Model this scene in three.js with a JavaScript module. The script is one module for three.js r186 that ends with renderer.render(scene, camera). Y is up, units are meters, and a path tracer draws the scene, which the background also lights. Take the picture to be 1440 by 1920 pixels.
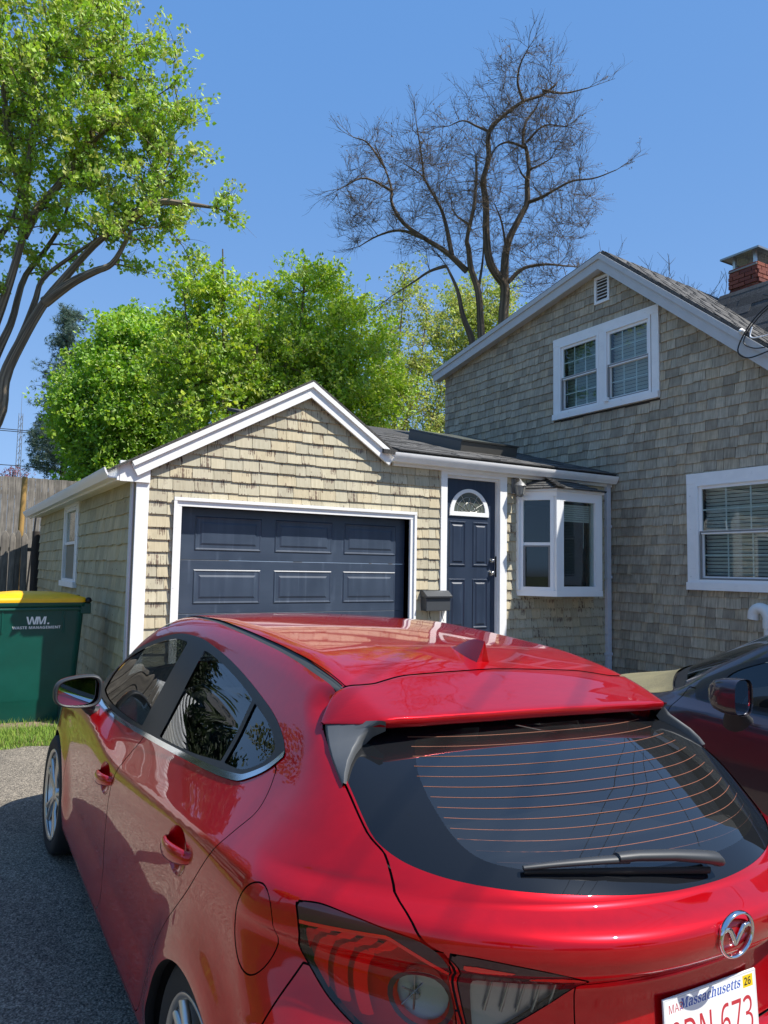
import * as THREE from 'three';
import { mergeGeometries, toCreasedNormals } from 'three/addons/utils/BufferGeometryUtils.js';
import { RoundedBoxGeometry } from 'three/addons/geometries/RoundedBoxGeometry.js';

// ---------- camera, sky, sun, exposure ----------
const DEG = Math.PI / 180;
const scene = new THREE.Scene();
const camera = new THREE.PerspectiveCamera(68.981, .75, .05, 900);
camera.position.set(0, 1.681, 0);
camera.rotation.set(4.3541 * DEG, -31.0121 * DEG, .9675 * DEG, 'YXZ');
const renderer = new THREE.WebGLRenderer({ antialias: true });
renderer.toneMapping = THREE.LinearToneMapping;
renderer.toneMappingExposure = 1.5;
renderer.shadowMap.enabled = true;
const sunDir = new THREE.Vector3(.46, 1, .50).normalize();
function makeSky() {                         // clear spring sky: deep blue overhead, paler to the horizon, a glow round the sun
  const w = 512, h = 256, d = new Float32Array(w * h * 4), v = new THREE.Vector3();
  for (let j = 0; j < h; j++) for (let i = 0; i < w; i++) {
    const th = (j + .5) / h * Math.PI - Math.PI / 2, ph = ((i + .5) / w - .5) * 2 * Math.PI;
    v.set(Math.cos(th) * Math.cos(ph), Math.sin(th), Math.cos(th) * Math.sin(ph));
    const e = Math.max(0, v.y), t = Math.pow(1 - e, 3.2), c = Math.max(0, v.dot(sunDir)), g = .12 * Math.pow(c, 8) + .8 * Math.pow(c, 60) + .03 * Math.pow(c, 2);
    const k = (j * w + i) * 4, below = v.y < 0 ? Math.max(0, 1 + v.y * 3) : 1;
    d[k] = (.082 + .20 * t + g * .8) * below + (1 - below) * .16; d[k + 1] = (.208 + .235 * t + g * .86) * below + (1 - below) * .15; d[k + 2] = (.475 + .22 * t + g * .95) * below + (1 - below) * .13; d[k + 3] = 1;
  }
  const t = new THREE.DataTexture(d, w, h, THREE.RGBAFormat, THREE.FloatType); t.mapping = THREE.EquirectangularReflectionMapping; t.magFilter = t.minFilter = THREE.LinearFilter; t.needsUpdate = true; return t;
}
scene.background = makeSky(); scene.environment = scene.background;
const sun = new THREE.DirectionalLight(new THREE.Color(1, .955, .875), 4.8);
sun.position.copy(sunDir).multiplyScalar(40); sun.castShadow = true; sun.shadow.mapSize.set(4096, 4096);
Object.assign(sun.shadow.camera, { left: -24, right: 24, top: 24, bottom: -24, near: 1, far: 120 });
sun.shadow.radius = 1; scene.add(sun); scene.add(sun.target);

// ---------- helpers ----------
const V = (x, y, z) => new THREE.Vector3(x, y, z);
let seed = 7; const rnd = () => { seed = (seed + 0x6D2B79F5) | 0; let t = Math.imul(seed ^ (seed >>> 15), 1 | seed); t = (t + Math.imul(t ^ (t >>> 7), 61 | t)) ^ t; return ((t ^ (t >>> 14)) >>> 0) / 4294967296; };
const rr = (a, b) => a + (b - a) * rnd();
const used = new Map();
function numbered(n) { const k = used.get(n) || 0; used.set(n, k + 1); return k ? n + '_' + String(k).padStart(3, '0') : n; }
function tag(o, label, category, group) { o.userData.label = label; o.userData.category = category; if (group) o.userData.group = group; return o; }
function thing(name, label, category, group) { const o = new THREE.Group(); o.name = numbered(name); scene.add(o); return tag(o, label, category, group); }
function part(parent, name, geo, mat, label) { const m = new THREE.Mesh(geo, mat); m.name = name; m.castShadow = m.receiveShadow = true; if (label) m.userData.label = label; parent.add(m); return m; }
function sub(parent, name) { const g = new THREE.Group(); g.name = name; parent.add(g); return g; }
function structure(name, geo, mat) { const m = new THREE.Mesh(geo, mat); m.name = name; m.userData.kind = 'structure'; m.castShadow = m.receiveShadow = true; scene.add(m); return m; }
const lin = (r, g, b) => new THREE.Color().setRGB(r, g, b);
const mat = (r, g, b, rough = .8, more = {}) => new THREE.MeshStandardMaterial({ color: lin(r, g, b), roughness: rough, ...more });
const phys = (r, g, b, rough, more = {}) => new THREE.MeshPhysicalMaterial({ color: lin(r, g, b), roughness: rough, ...more });
function box(x0, x1, y0, y1, z0, z1) { const g = new THREE.BoxGeometry(x1 - x0, y1 - y0, z1 - z0); g.translate((x0 + x1) / 2, (y0 + y1) / 2, (z0 + z1) / 2); return g; }
function rbox(x0, x1, y0, y1, z0, z1, r = .004) { const g = new RoundedBoxGeometry(x1 - x0, y1 - y0, z1 - z0, 2, Math.min(r, (x1 - x0) * .49, (y1 - y0) * .49, (z1 - z0) * .49)); g.translate((x0 + x1) / 2, (y0 + y1) / 2, (z0 + z1) / 2); return g; }
function merge(list) { const plain = list.map((g) => { const q = g.index ? g.toNonIndexed() : g.clone(); for (const k of Object.keys(q.attributes)) if (!['position', 'normal', 'uv'].includes(k)) q.deleteAttribute(k); if (!q.attributes.uv) q.setAttribute('uv', new THREE.Float32BufferAttribute(new Float32Array(q.attributes.position.count * 2), 2)); return q; }); return mergeGeometries(plain); }
function planarUV(g, scale = 1) {              // uv in metres from the face a triangle mostly points at
  const q = g.index ? g.toNonIndexed() : g, p = q.attributes.position, uv = new Float32Array(p.count * 2), a = V(), b = V(), c = V(), n = V();
  for (let i = 0; i < p.count; i += 3) {
    a.fromBufferAttribute(p, i); b.fromBufferAttribute(p, i + 1); c.fromBufferAttribute(p, i + 2); n.copy(b).sub(a).cross(c.clone().sub(a));
    const x = Math.abs(n.x), y = Math.abs(n.y), z = Math.abs(n.z);
    [a, b, c].forEach((v, k) => { const [s, t] = z >= x && z >= y ? [v.x, v.y] : x >= y ? [v.z, v.y] : [v.x, v.z]; uv[(i + k) * 2] = s * scale; uv[(i + k) * 2 + 1] = t * scale; });
  }
  q.setAttribute('uv', new THREE.BufferAttribute(uv, 2)); return q;
}
function noise2(n, s) {                        // tiling value noise with n cells a side
  let q = s * 9301 + 49297; const R = () => { q = (q * 1664525 + 1013904223) >>> 0; return q / 4294967296; }; const g = Float32Array.from({ length: n * n }, R), sm = (t) => t * t * (3 - 2 * t);
  return (u, v) => { const x = (u - Math.floor(u)) * n, y = (v - Math.floor(v)) * n, i = Math.floor(x), j = Math.floor(y), a = sm(x - i), b = sm(y - j), I = (i + 1) % n, J = (j + 1) % n, i0 = i % n, j0 = j % n; return (g[j0 * n + i0] * (1 - a) + g[j0 * n + I] * a) * (1 - b) + (g[J * n + i0] * (1 - a) + g[J * n + I] * a) * b; };
}
function fbm(n, oct, s) { const l = []; for (let k = 0; k < oct; k++) l.push(noise2(n << k, s + k * 17)); return (u, v) => { let t = 0, w = 0, a = 1; for (const f of l) { t += a * f(u, v); w += a; a *= .55; } return t / w; }; }
function stretch(nx, ny, s) {                  // tiling noise with different cell counts along u and v
  let q = s * 7919 + 104729; const R = () => { q = (q * 1664525 + 1013904223) >>> 0; return q / 4294967296; }; const g = Float32Array.from({ length: nx * ny }, R), sm = (t) => t * t * (3 - 2 * t);
  return (u, v) => { const x = (u - Math.floor(u)) * nx, y = (v - Math.floor(v)) * ny, i = Math.floor(x), j = Math.floor(y), a = sm(x - i), b = sm(y - j), I = (i + 1) % nx, J = (j + 1) % ny; return (g[(j % ny) * nx + i % nx] * (1 - a) + g[(j % ny) * nx + I] * a) * (1 - b) + (g[J * nx + i % nx] * (1 - a) + g[J * nx + I] * a) * b; };
}
function tex(size, metres, fn, srgb = true) {  // fn(u, v) -> [r, g, b] 0..1 ; the tile covers that many metres of uv
  const d = new Uint8Array(size * size * 4);
  for (let j = 0; j < size; j++) for (let i = 0; i < size; i++) { const c = fn((i + .5) / size, (j + .5) / size), k = (j * size + i) * 4; for (let m = 0; m < 3; m++) d[k + m] = Math.max(0, Math.min(255, c[m] * 255)); d[k + 3] = 255; }
  const t = new THREE.DataTexture(d, size, size); t.wrapS = t.wrapT = THREE.RepeatWrapping; t.magFilter = THREE.LinearFilter; t.minFilter = THREE.LinearMipmapLinearFilter; t.generateMipmaps = true; t.repeat.set(1 / metres, 1 / metres); if (srgb) t.colorSpace = THREE.SRGBColorSpace; t.needsUpdate = true; return t;
}
const gray = (v) => [v, v, v], mix = (a, b, t) => a.map((x, i) => x + (b[i] - x) * t);
function sweep(pts, radii, seg = 10, closed = true) {      // round tube of varying radius through points
  const n = pts.length, p = [], nn = [], uv = [], ix = []; let prev = null;
  for (let i = 0; i < n; i++) {
    const t = pts[Math.min(n - 1, i + 1)].clone().sub(pts[Math.max(0, i - 1)]).normalize();
    let u = prev ? prev.clone().addScaledVector(t, -prev.dot(t)) : (Math.abs(t.y) < .9 ? V(0, 1, 0) : V(1, 0, 0)).cross(t); u.normalize(); prev = u; const w = t.clone().cross(u), r = radii[i];
    const rx = Array.isArray(r) ? r[0] : r, ry = Array.isArray(r) ? r[1] : r;
    for (let k = 0; k <= seg; k++) { const a = k / seg * 2 * Math.PI, o = u.clone().multiplyScalar(Math.cos(a) * rx).addScaledVector(w, Math.sin(a) * ry); p.push(pts[i].x + o.x, pts[i].y + o.y, pts[i].z + o.z); const q = u.clone().multiplyScalar(Math.cos(a) / (rx || 1e-4)).addScaledVector(w, Math.sin(a) / (ry || 1e-4)).normalize(); nn.push(q.x, q.y, q.z); uv.push(k / seg, i / n); }
  }
  for (let i = 0; i < n - 1; i++) for (let k = 0; k < seg; k++) { const a = i * (seg + 1) + k, b = a + seg + 1; ix.push(a, a + 1, b, a + 1, b + 1, b); }
  if (closed) for (const [i, f] of [[0, 0], [n - 1, 1]]) { const c = p.length / 3, t = pts[Math.min(n - 1, i + 1)].clone().sub(pts[Math.max(0, i - 1)]).normalize().multiplyScalar(f ? 1 : -1); p.push(pts[i].x, pts[i].y, pts[i].z); nn.push(t.x, t.y, t.z); uv.push(.5, .5); for (let k = 0; k < seg; k++) { const a = i * (seg + 1) + k; f ? ix.push(a, a + 1, c) : ix.push(a + 1, a, c); } }
  const g = new THREE.BufferGeometry(); g.setAttribute('position', new THREE.Float32BufferAttribute(p, 3)); g.setAttribute('normal', new THREE.Float32BufferAttribute(nn, 3)); g.setAttribute('uv', new THREE.Float32BufferAttribute(uv, 2)); g.setIndex(ix); return g;
}
function grid(rows, uvs) {                     // smooth sheet through rows of points
  const r = rows.length, c = rows[0].length, p = [], uv = [], ix = [];
  rows.forEach((row, j) => row.forEach((v, i) => { p.push(v.x, v.y, v.z); uv.push(i / (c - 1), j / (r - 1)); }));
  for (let j = 0; j < r - 1; j++) for (let i = 0; i < c - 1; i++) { const a = j * c + i; ix.push(a, a + 1, a + c, a + 1, a + c + 1, a + c); }
  const g = new THREE.BufferGeometry(); g.setAttribute('position', new THREE.Float32BufferAttribute(p, 3)); g.setAttribute('uv', new THREE.Float32BufferAttribute(uv, 2)); g.setIndex(ix); g.computeVertexNormals(); return g;
}
const groundY = (x, z) => { const r = Math.max(1, Math.hypot(x - 2, z + 5) / 12), X = 2 + (x - 2) / r, Z = -5 + (z + 5) / r; return .01686 * (-Z - 1.013) - .03204 * (X - 1.445); };   // the drive falls gently to the right and towards the street
// ---------- ground ----------
const asphN = fbm(6, 4, 3), grit = noise2(330, 8), grit2 = noise2(180, 21), grit3 = noise2(512, 5);
const asphaltTex = tex(1024, 1.6, (u, v) => { const b = .44 + .10 * (asphN(u, v) - .5), g = (grit(u, v) - .5) * .34 + (grit2(u, v) - .5) * .16 + (grit3(u, v) - .5) * .22, w = b + g; return [w * 1.05, w * .98, w * .88]; });
const asphaltBump = tex(1024, 1.6, (u, v) => gray(.5 + (grit(u, v) - .5) * .6 + (grit2(u, v) - .5) * .4), false);
const patchN = fbm(5, 4, 31);
const soilTex = tex(512, 2.2, (u, v) => { const k = asphN(u, v), s = grit2(u, v); return mix([.23, .27, .12], [.36, .33, .20], k * .7 + s * .3); });
const dirtTex = tex(512, 1.1, (u, v) => { const s = grit(u * 1, v), k = asphN(u, v); return mix([.35, .29, .23], [.60, .53, .45], s * .7 + k * .3); });
function groundSheet(x0, x1, z0, z1, nx, nz, up, edge) {
  const g = new THREE.PlaneGeometry(1, 1, nx, nz), p = g.attributes.position, uv = g.attributes.uv;
  for (let i = 0; i < p.count; i++) { let x = x0 + (p.getX(i) + .5) * (x1 - x0), z = z0 + (.5 - p.getY(i)) * (z1 - z0); if (edge) [x, z] = edge(x, z); p.setXYZ(i, x, groundY(x, z) + up, z); uv.setXY(i, x, z); }
  const ix = g.index.array; for (let i = 0; i < ix.length; i += 3) { const t = ix[i + 1]; ix[i + 1] = ix[i + 2]; ix[i + 2] = t; }
  g.computeVertexNormals(); const n = g.attributes.normal; if (n.getY(0) < 0) { for (let i = 0; i < ix.length; i += 3) { const t = ix[i + 1]; ix[i + 1] = ix[i + 2]; ix[i + 2] = t; } g.computeVertexNormals(); } return g;
}
structure('ground', groundSheet(-160, 160, -160, 160, 120, 120, -.02), new THREE.MeshStandardMaterial({ map: soilTex, roughness: 1 }));
structure('lawn', groundSheet(-14, 1.6, -16, 14, 60, 100, 0), new THREE.MeshStandardMaterial({ map: soilTex, roughness: 1 }));
const driveGeo = groundSheet(-1.35, 7.6, 9, -7.05, 90, 120, .008, (x, z) => [x + (x < -1.2 ? .06 * Math.sin(z * 2.1) + .04 * Math.sin(z * 5.3) : 0), z - (z < -6.9 ? .03 * Math.sin(x * 4.1) + .02 * Math.sin(x * 11) : 0)]);
{ const p = driveGeo.attributes.position, c = new Float32Array(p.count * 3); for (let i = 0; i < p.count; i++) { const k = .78 + .30 * patchN(p.getX(i) / 9 + 3, p.getZ(i) / 9 + 3) + .10 * (asphN(p.getX(i) / 2.3 + 5, p.getZ(i) / 2.3 + 5) - .5); c[i * 3] = k; c[i * 3 + 1] = k; c[i * 3 + 2] = k * .99; } driveGeo.setAttribute('color', new THREE.BufferAttribute(c, 3)); }
structure('driveway', driveGeo, new THREE.MeshStandardMaterial({ map: asphaltTex, bumpMap: asphaltBump, bumpScale: .004, roughness: .93, vertexColors: true }));
structure('bare_soil', groundSheet(.2, 1.75, -7.75, -8.6, 14, 8, .014), new THREE.MeshStandardMaterial({ map: dirtTex, roughness: 1 }));
{ // grass: blades nobody could count
  const blade = new THREE.BufferGeometry(); blade.setAttribute('position', new THREE.Float32BufferAttribute([-.0028, 0, 0, .0028, 0, 0, .002, .5, .10, -.002, .5, .10, 0, 1, .32], 3)); blade.setIndex([0, 1, 2, 0, 2, 3, 3, 2, 4]); blade.computeVertexNormals();
  const m = new THREE.MeshPhysicalMaterial({ color: 0xffffff, roughness: .9, side: THREE.DoubleSide, transmission: .25, thickness: 0 });
  const spots = []; const put = (x, z, h) => spots.push([x, z, h]);
  for (let i = 0; i < 26000; i++) { const x = rr(-1.3, 1.58), z = -7.02 - Math.pow(rnd(), 1.1) * 1.0 - .04 * Math.sin(x * 9); if (z < -7.72 && x > .1 && rnd() < .82) continue; put(x, z, rr(.03, .075) * (z > -7.12 ? .6 : 1)); }
  for (let i = 0; i < 9000; i++) put(rr(-1.3, 1.5), rr(-9.5, -8), rr(.04, .09));
  for (let i = 0; i < 42000; i++) { const z = rr(-8, 3.5), x = -1.38 - Math.pow(rnd(), 1.2) * 3.4; put(x, z, rr(.03, .07)); }
  const im = new THREE.InstancedMesh(blade, m, spots.length), q = new THREE.Matrix4(), e = new THREE.Euler(), Q = new THREE.Quaternion(), col = new THREE.Color();
  spots.forEach(([x, z, h], i) => { e.set(rr(-.25, .25), rr(0, 6.28), rr(-.25, .25)); q.compose(V(x, groundY(x, z), z), Q.setFromEuler(e), V(rr(.8, 1.5), h, h)); im.setMatrixAt(i, q); const y = rnd(); col.setRGB(.17 + .14 * y, .33 + .14 * y * rnd(), .03 + .02 * y); if (rnd() < .05) col.setRGB(.34, .28, .12); im.setColorAt(i, col); });
  im.name = 'grass'; im.userData = { kind: 'stuff', label: 'short green grass beside the drive', category: 'grass' }; im.castShadow = im.receiveShadow = true; scene.add(im);
}
// ---------- red hatchback: body surface as smooth limits (side, tail, nose, top) ----------
const sstep = (a, b, x) => { const t = Math.min(1, Math.max(0, (x - a) / (b - a))); return t * t * (3 - 2 * t); };
function lut(pts, sig) {                       // piecewise-linear curve blurred to a smooth one
  const x0 = pts[0][0], x1 = pts[pts.length - 1][0], n = 900, pad = 3 * sig, a = x0 - pad, b = x1 + pad, h = (b - a) / n;
  const lin = (x) => { let i = 0; while (i < pts.length - 2 && x > pts[i + 1][0]) i++; const [p, q] = [pts[i], pts[i + 1]]; return p[1] + (q[1] - p[1]) * (x - p[0]) / (q[0] - p[0]); };
  const raw = []; for (let i = 0; i <= n; i++) raw.push(lin(a + i * h));
  const m = Math.max(1, Math.ceil(3 * sig / h)), w = []; let ws = 0;
  for (let k = -m; k <= m; k++) { const v = Math.exp(-.5 * (k * h / sig) ** 2); w.push(v); ws += v; }
  const out = raw.map((_, i) => { let s = 0; for (let k = -m; k <= m; k++) { const j = i + k; s += w[k + m] * (j < 0 ? lin(a + j * h) : j > n ? lin(a + j * h) : raw[j]); } return s / ws; });
  return (x) => { const t = (x - a) / h; if (t <= 0) return out[0] + (out[1] - out[0]) * t; if (t >= n) return out[n] + (out[n] - out[n - 1]) * (t - n); const i = Math.floor(t); return out[i] + (out[i + 1] - out[i]) * (t - i); };
}
const smax = (a, b, k) => { const h = Math.max(k - Math.abs(a - b), 0) / k; return Math.max(a, b) + h * h * k / 4; };
const carP = lut([[.10, .66], [.15, .78], [.195, .85], [.235, .868], [.32, .865], [.42, .859], [.55, .863], [.68, .867], [.76, .866], [.82, .856], [.86, .830], [.91, .802], [.955, .779], [1.05, .740], [1.2, .676], [1.35, .607], [1.47, .545]], .014);
const carZt = lut([[.2, .96], [.5, .955], [.9, .935], [1.5, .868], [2.06, .822], [2.3, .835], [2.56, .872], [3.0, .90], [3.5, .90], [4.3, .80]], .10);
const carZb = lut([[.2, 1.10], [.9, 1.05], [1.06, 1.035], [1.48, .997], [1.97, .962], [2.4, .942], [2.8, .945], [3.2, .95], [4.4, .93]], .08);
const carTap = lut([[.3, -.052], [.9, -.042], [1.4, -.028], [2.0, 0], [3.2, 0], [4.4, -.02]], .12);
const carNarrow = lut([[-.3, -.02], [1.0, 0], [3.2, 0], [3.7, -.012], [4.0, -.05], [4.3, -.16], [4.5, -.34]], .08);
const carXrLow = lut([[.10, .22], [.16, .12], [.22, .02], [.3, -.02], [.45, -.045], [.6, -.045], [.665, -.02], [.69, .055], [.76, .062], [.80, .066], [.848, .066], [.866, .052], [.882, .020], [.92, .006], [.95, .004], [.968, .02], [.985, .075], [1.044, .195], [1.147, .41], [1.25, .650], [1.3, .78], [1.5, 1.35]], .0065);
const carGl = (Z) => { const q = 1.264 - .008 * Math.log(1 + Math.exp(Math.min(60, (1.264 - Z) / .008))) - .985; return .075 + 1.06 * q + 4.19 * q * q ; };
const carXr = (Z) => { const t = sstep(.982, 1.004, Z); return t >= 1 ? carGl(Z) : carXrLow(Z) * (1 - t) + carGl(Z) * t; };
const carBow = lut([[.1, .5], [.6, .55], [.82, .75], [.95, .85], [1.044, .87], [1.147, .62], [1.258, .43], [1.4, .43]], .04);
const carCz = lut([[.1, .9], [.9, .9], [1.0, .5], [1.4, .47]], .03);
const carXf = lut([[.1, 4.2], [.22, 4.36], [.4, 4.44], [.6, 4.46], [.75, 4.42], [.9, 4.2], [1.1, 3.9]], .03);
const carZ0 = lut([[.3, 1.18], [.60, 1.290], [.86, 1.374], [1.06, 1.406], [1.5, 1.431], [1.9, 1.442], [2.2, 1.433], [2.41, 1.415], [2.7, 1.378], [3.0, 1.295], [3.4, 1.10], [3.56, 1.01], [3.75, .965], [4.1, .90], [4.3, .82], [4.42, .70], [4.5, .5]], .05);
const carDrop = lut([[.3, .014], [1.2, .014], [2.6, .022], [3.4, .03], [3.7, .05], [4.5, .08]], .1);
function carYs(X, Z) {
  const zt = carZt(X), zb = carZb(X); let z;
  if (Z < .55) z = Z; else if (Z < zt) z = .55 + (Z - .55) * (.82 - .55) / (zt - .55); else if (Z < zb) z = .82 + (Z - zt) * (.135) / (zb - zt); else if (Z < 1.35) z = .955 + (Z - zb) * (1.35 - .955) / (1.35 - zb); else z = Z;
  let y = carP(z) + carNarrow(X) + carTap(X) * sstep(.88, 1.15, Z);
  for (const [xa, am] of [[.865, .036], [3.555, .022]]) { const r = Math.hypot(X - xa, Z - .27); y += am * Math.exp(-(((r - .368) / .10) ** 2)) * sstep(.2, .4, Z); }
  return y;
}
const carXrear = (y, Z) => carXr(Z) + carBow(Z) * Math.pow(y, 2.6) - (Z > 1.264 ? Math.min(.12, (Z - 1.264) * 2.2) * (1 - sstep(.50, .58, y)) - (Z - 1.264) * .8 * sstep(.50, .58, y) : 0);
function carZr(X, y) { const Xe = X + .68 * y * y * sstep(2.1, 2.9, X) * (1 - sstep(3.3, 3.7, X) * .8); return carZ0(Xe) - carDrop(X) * (y / .55) ** 2; }
function carF(X, Y, Z) {
  const y = Math.abs(Y);
  const a = y - carYs(X, Z), b = (carXrear(y, Z) - X) * carCz(Z), c = (X - carXf(Z) + .42 * Math.pow(y, 2.4)) * .9, d = (Z - carZr(X, y)) * .93;
  const k2 = .075 - .06 * sstep(1.14, 1.26, Z) * (1 - .42 * sstep(.54, .60, y));
  return smax(smax(a, d, X > 3.2 ? .06 : .07), smax(b, c, .05), k2);
}
// ---------- one dense skin over that surface, cut along the real panel lines ----------
const CP = [], CN = [];                       // skin points and normals in the car's own axes (X forward, Y left, Z up)
function carNormal(X, Y, Z, fn = carF) {
  const e = .0015, n = [fn(X + e, Y, Z) - fn(X - e, Y, Z), fn(X, Y + e, Z) - fn(X, Y - e, Z), fn(X, Y, Z + e) - fn(X, Y, Z - e)], l = Math.hypot(...n) || 1;
  return n.map((v) => v / l);
}
function carSkin() {
  const cols = [], XA = 1.15, XB = 3.3, ZA = .80;
  const side = 190, tail = 150, nose = 46;
  // ring of directions: nose centre -> left flank -> tail centre -> right flank -> nose
  const half = [];
  for (let i = 0; i < nose; i++) { const a = Math.PI / 2 * (1 - i / nose); half.push([XB, Math.sin(a), Math.cos(a)]); }
  for (let i = 0; i < side; i++) half.push([XB + (XA - XB) * i / side, 0, 1]);
  for (let i = 0; i <= tail; i++) { const a = Math.PI / 2 * i / tail; half.push([XA, -Math.sin(a), Math.cos(a)]); }
  for (const h of half) cols.push(h);
  for (let i = half.length - 2; i >= 1; i--) cols.push([half[i][0], half[i][1], -half[i][2]]);
  const rows = []; const R = 190; for (let j = 0; j <= R; j++) rows.push((-46 + 136 * j / R) * Math.PI / 180);
  const id = (i, j) => (i % cols.length) * (R + 1) + j;
  for (const [x0, dx, dy] of cols) for (const e of rows) {
    const c = Math.cos(e), s = Math.sin(e), d = [dx * c, dy * c, s]; let a = .05, b = 2.2;
    for (let k = 0; k < 26; k++) { const m = (a + b) / 2; if (carF(x0 + d[0] * m, d[1] * m, ZA + d[2] * m) < 0) a = m; else b = m; }
    const p = [x0 + d[0] * a, d[1] * a, ZA + d[2] * a]; CP.push(...p); CN.push(...carNormal(...p));
  }
  const idx = [];
  for (let i = 0; i < cols.length; i++) for (let j = 0; j < R; j++) {
    const a = id(i, j), b = id(i + 1, j), c = id(i + 1, j + 1), d = id(i, j + 1);
    if (CP[a * 3 + 2] < .1 && CP[d * 3 + 2] < .1) continue;
    idx.push(a, b, d, b, c, d);
  }
  return idx;
}
function cut(idx, fn, level = 0) {            // [where fn < level, where fn > level]; triangles that straddle are clipped
  const val = new Map(), f = (i) => { let v = val.get(i); if (v === undefined) { v = fn(CP[i * 3], CP[i * 3 + 1], CP[i * 3 + 2]) - level; if (Math.abs(v) < 1e-7) v = 1e-7; val.set(i, v); } return v; };
  const mids = new Map(), mid = (a, b) => {
    const key = a < b ? a * 4194304 + b : b * 4194304 + a; let m = mids.get(key); if (m !== undefined) return m;
    const t = f(a) / (f(a) - f(b)); m = CP.length / 3;
    for (let k = 0; k < 3; k++) { CP.push(CP[a * 3 + k] + (CP[b * 3 + k] - CP[a * 3 + k]) * t); CN.push(CN[a * 3 + k] + (CN[b * 3 + k] - CN[a * 3 + k]) * t); }
    mids.set(key, m); val.set(m, 0); return m;
  };
  const neg = [], pos = [];
  for (let t = 0; t < idx.length; t += 3) {
    const v = [idx[t], idx[t + 1], idx[t + 2]], s = v.map((i) => f(i) < 0), n = s[0] + s[1] + s[2];
    if (n === 3) neg.push(...v); else if (n === 0) pos.push(...v);
    else {
      const k = n === 1 ? s.indexOf(true) : s.indexOf(false), a = v[k], b = v[(k + 1) % 3], c = v[(k + 2) % 3], ab = mid(a, b), ac = mid(a, c);
      const one = n === 1 ? neg : pos, two = n === 1 ? pos : neg;
      one.push(a, ab, ac); two.push(ab, b, c, ab, c, ac);
    }
  }
  return [neg, pos];
}
function smoothLoop(pts, per = 8, open = false) {      // Catmull-Rom through the points; a point [x, y, 1] stays a sharp corner
  const n = pts.length, out = [];
  for (let i = 0; i < (open ? n - 1 : n); i++) {
    const g = (k) => open ? pts[Math.min(n - 1, Math.max(0, k))] : pts[(k + n) % n];
    let p0 = g(i - 1), p1 = g(i), p2 = g(i + 1), p3 = g(i + 2); if (p1[2]) p0 = p1; if (p2[2]) p3 = p2;
    for (let k = 0; k < per; k++) { const t = k / per, q = []; for (let c = 0; c < 2; c++) q.push(.5 * (2 * p1[c] + (p2[c] - p0[c]) * t + (2 * p0[c] - 5 * p1[c] + 4 * p2[c] - p3[c]) * t * t + (3 * p1[c] - p0[c] - 3 * p2[c] + p3[c]) * t * t * t)); out.push(q); }
  }
  if (open) out.push(pts[n - 1].slice(0, 2));
  return out;
}
function polyDist(loop) {                      // signed distance to a closed outline, negative inside
  let x0 = 1e9, x1 = -1e9, y0 = 1e9, y1 = -1e9; for (const [x, y] of loop) { x0 = Math.min(x0, x); x1 = Math.max(x1, x); y0 = Math.min(y0, y); y1 = Math.max(y1, y); }
  return (x, y) => {
    const o = Math.max(x0 - x, x - x1, y0 - y, y - y1); if (o > .04) return o;
    let d = 1e9, inside = false;
    for (let i = 0, j = loop.length - 1; i < loop.length; j = i++) {
      const [ax, ay] = loop[j], [bx, by] = loop[i], ex = bx - ax, ey = by - ay, l = ex * ex + ey * ey || 1e-12, t = Math.max(0, Math.min(1, ((x - ax) * ex + (y - ay) * ey) / l)), dx = x - ax - ex * t, dy = y - ay - ey * t;
      d = Math.min(d, dx * dx + dy * dy);
      if ((ay > y) !== (by > y) && x < (bx - ax) * (y - ay) / (by - ay) + ax) inside = !inside;
    }
    d = Math.sqrt(d); return inside ? -d : d;
  };
}
const lineDist = (pts) => (x, y) => { let d = 1e9; for (let i = 1; i < pts.length; i++) { const [ax, ay] = pts[i - 1], [bx, by] = pts[i], ex = bx - ax, ey = by - ay, t = Math.max(0, Math.min(1, ((x - ax) * ex + (y - ay) * ey) / (ex * ex + ey * ey))); d = Math.min(d, Math.hypot(x - ax - ex * t, y - ay - ey * t)); } return d; };
function skinGeo(idx, lift = 0, keep = null) {  // geometry of a cut piece, moved along the normal by lift
  const map = new Map(), p = [], n = [], uv = [], ix = [];
  for (const i of idx) {
    let m = map.get(i);
    if (m === undefined) {
      m = p.length / 3; map.set(i, m); let nx = CN[i * 3], ny = CN[i * 3 + 1], nz = CN[i * 3 + 2]; const l = Math.hypot(nx, ny, nz) || 1; nx /= l; ny /= l; nz /= l;
      const X = CP[i * 3] + nx * lift, Y = CP[i * 3 + 1] + ny * lift, Z = CP[i * 3 + 2] + nz * lift;
      p.push(X, Z, -Y); n.push(nx, nz, -ny); uv.push(X, Math.abs(nz) > .75 ? Y : Z + 3);   // car axes: x forward, y up, z right
    }
    ix.push(m);
  }
  const g = new THREE.BufferGeometry(); g.setAttribute('position', new THREE.Float32BufferAttribute(p, 3)); g.setAttribute('normal', new THREE.Float32BufferAttribute(n, 3)); g.setAttribute('uv', new THREE.Float32BufferAttribute(uv, 2)); g.setIndex(ix);
  return g;
}
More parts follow.
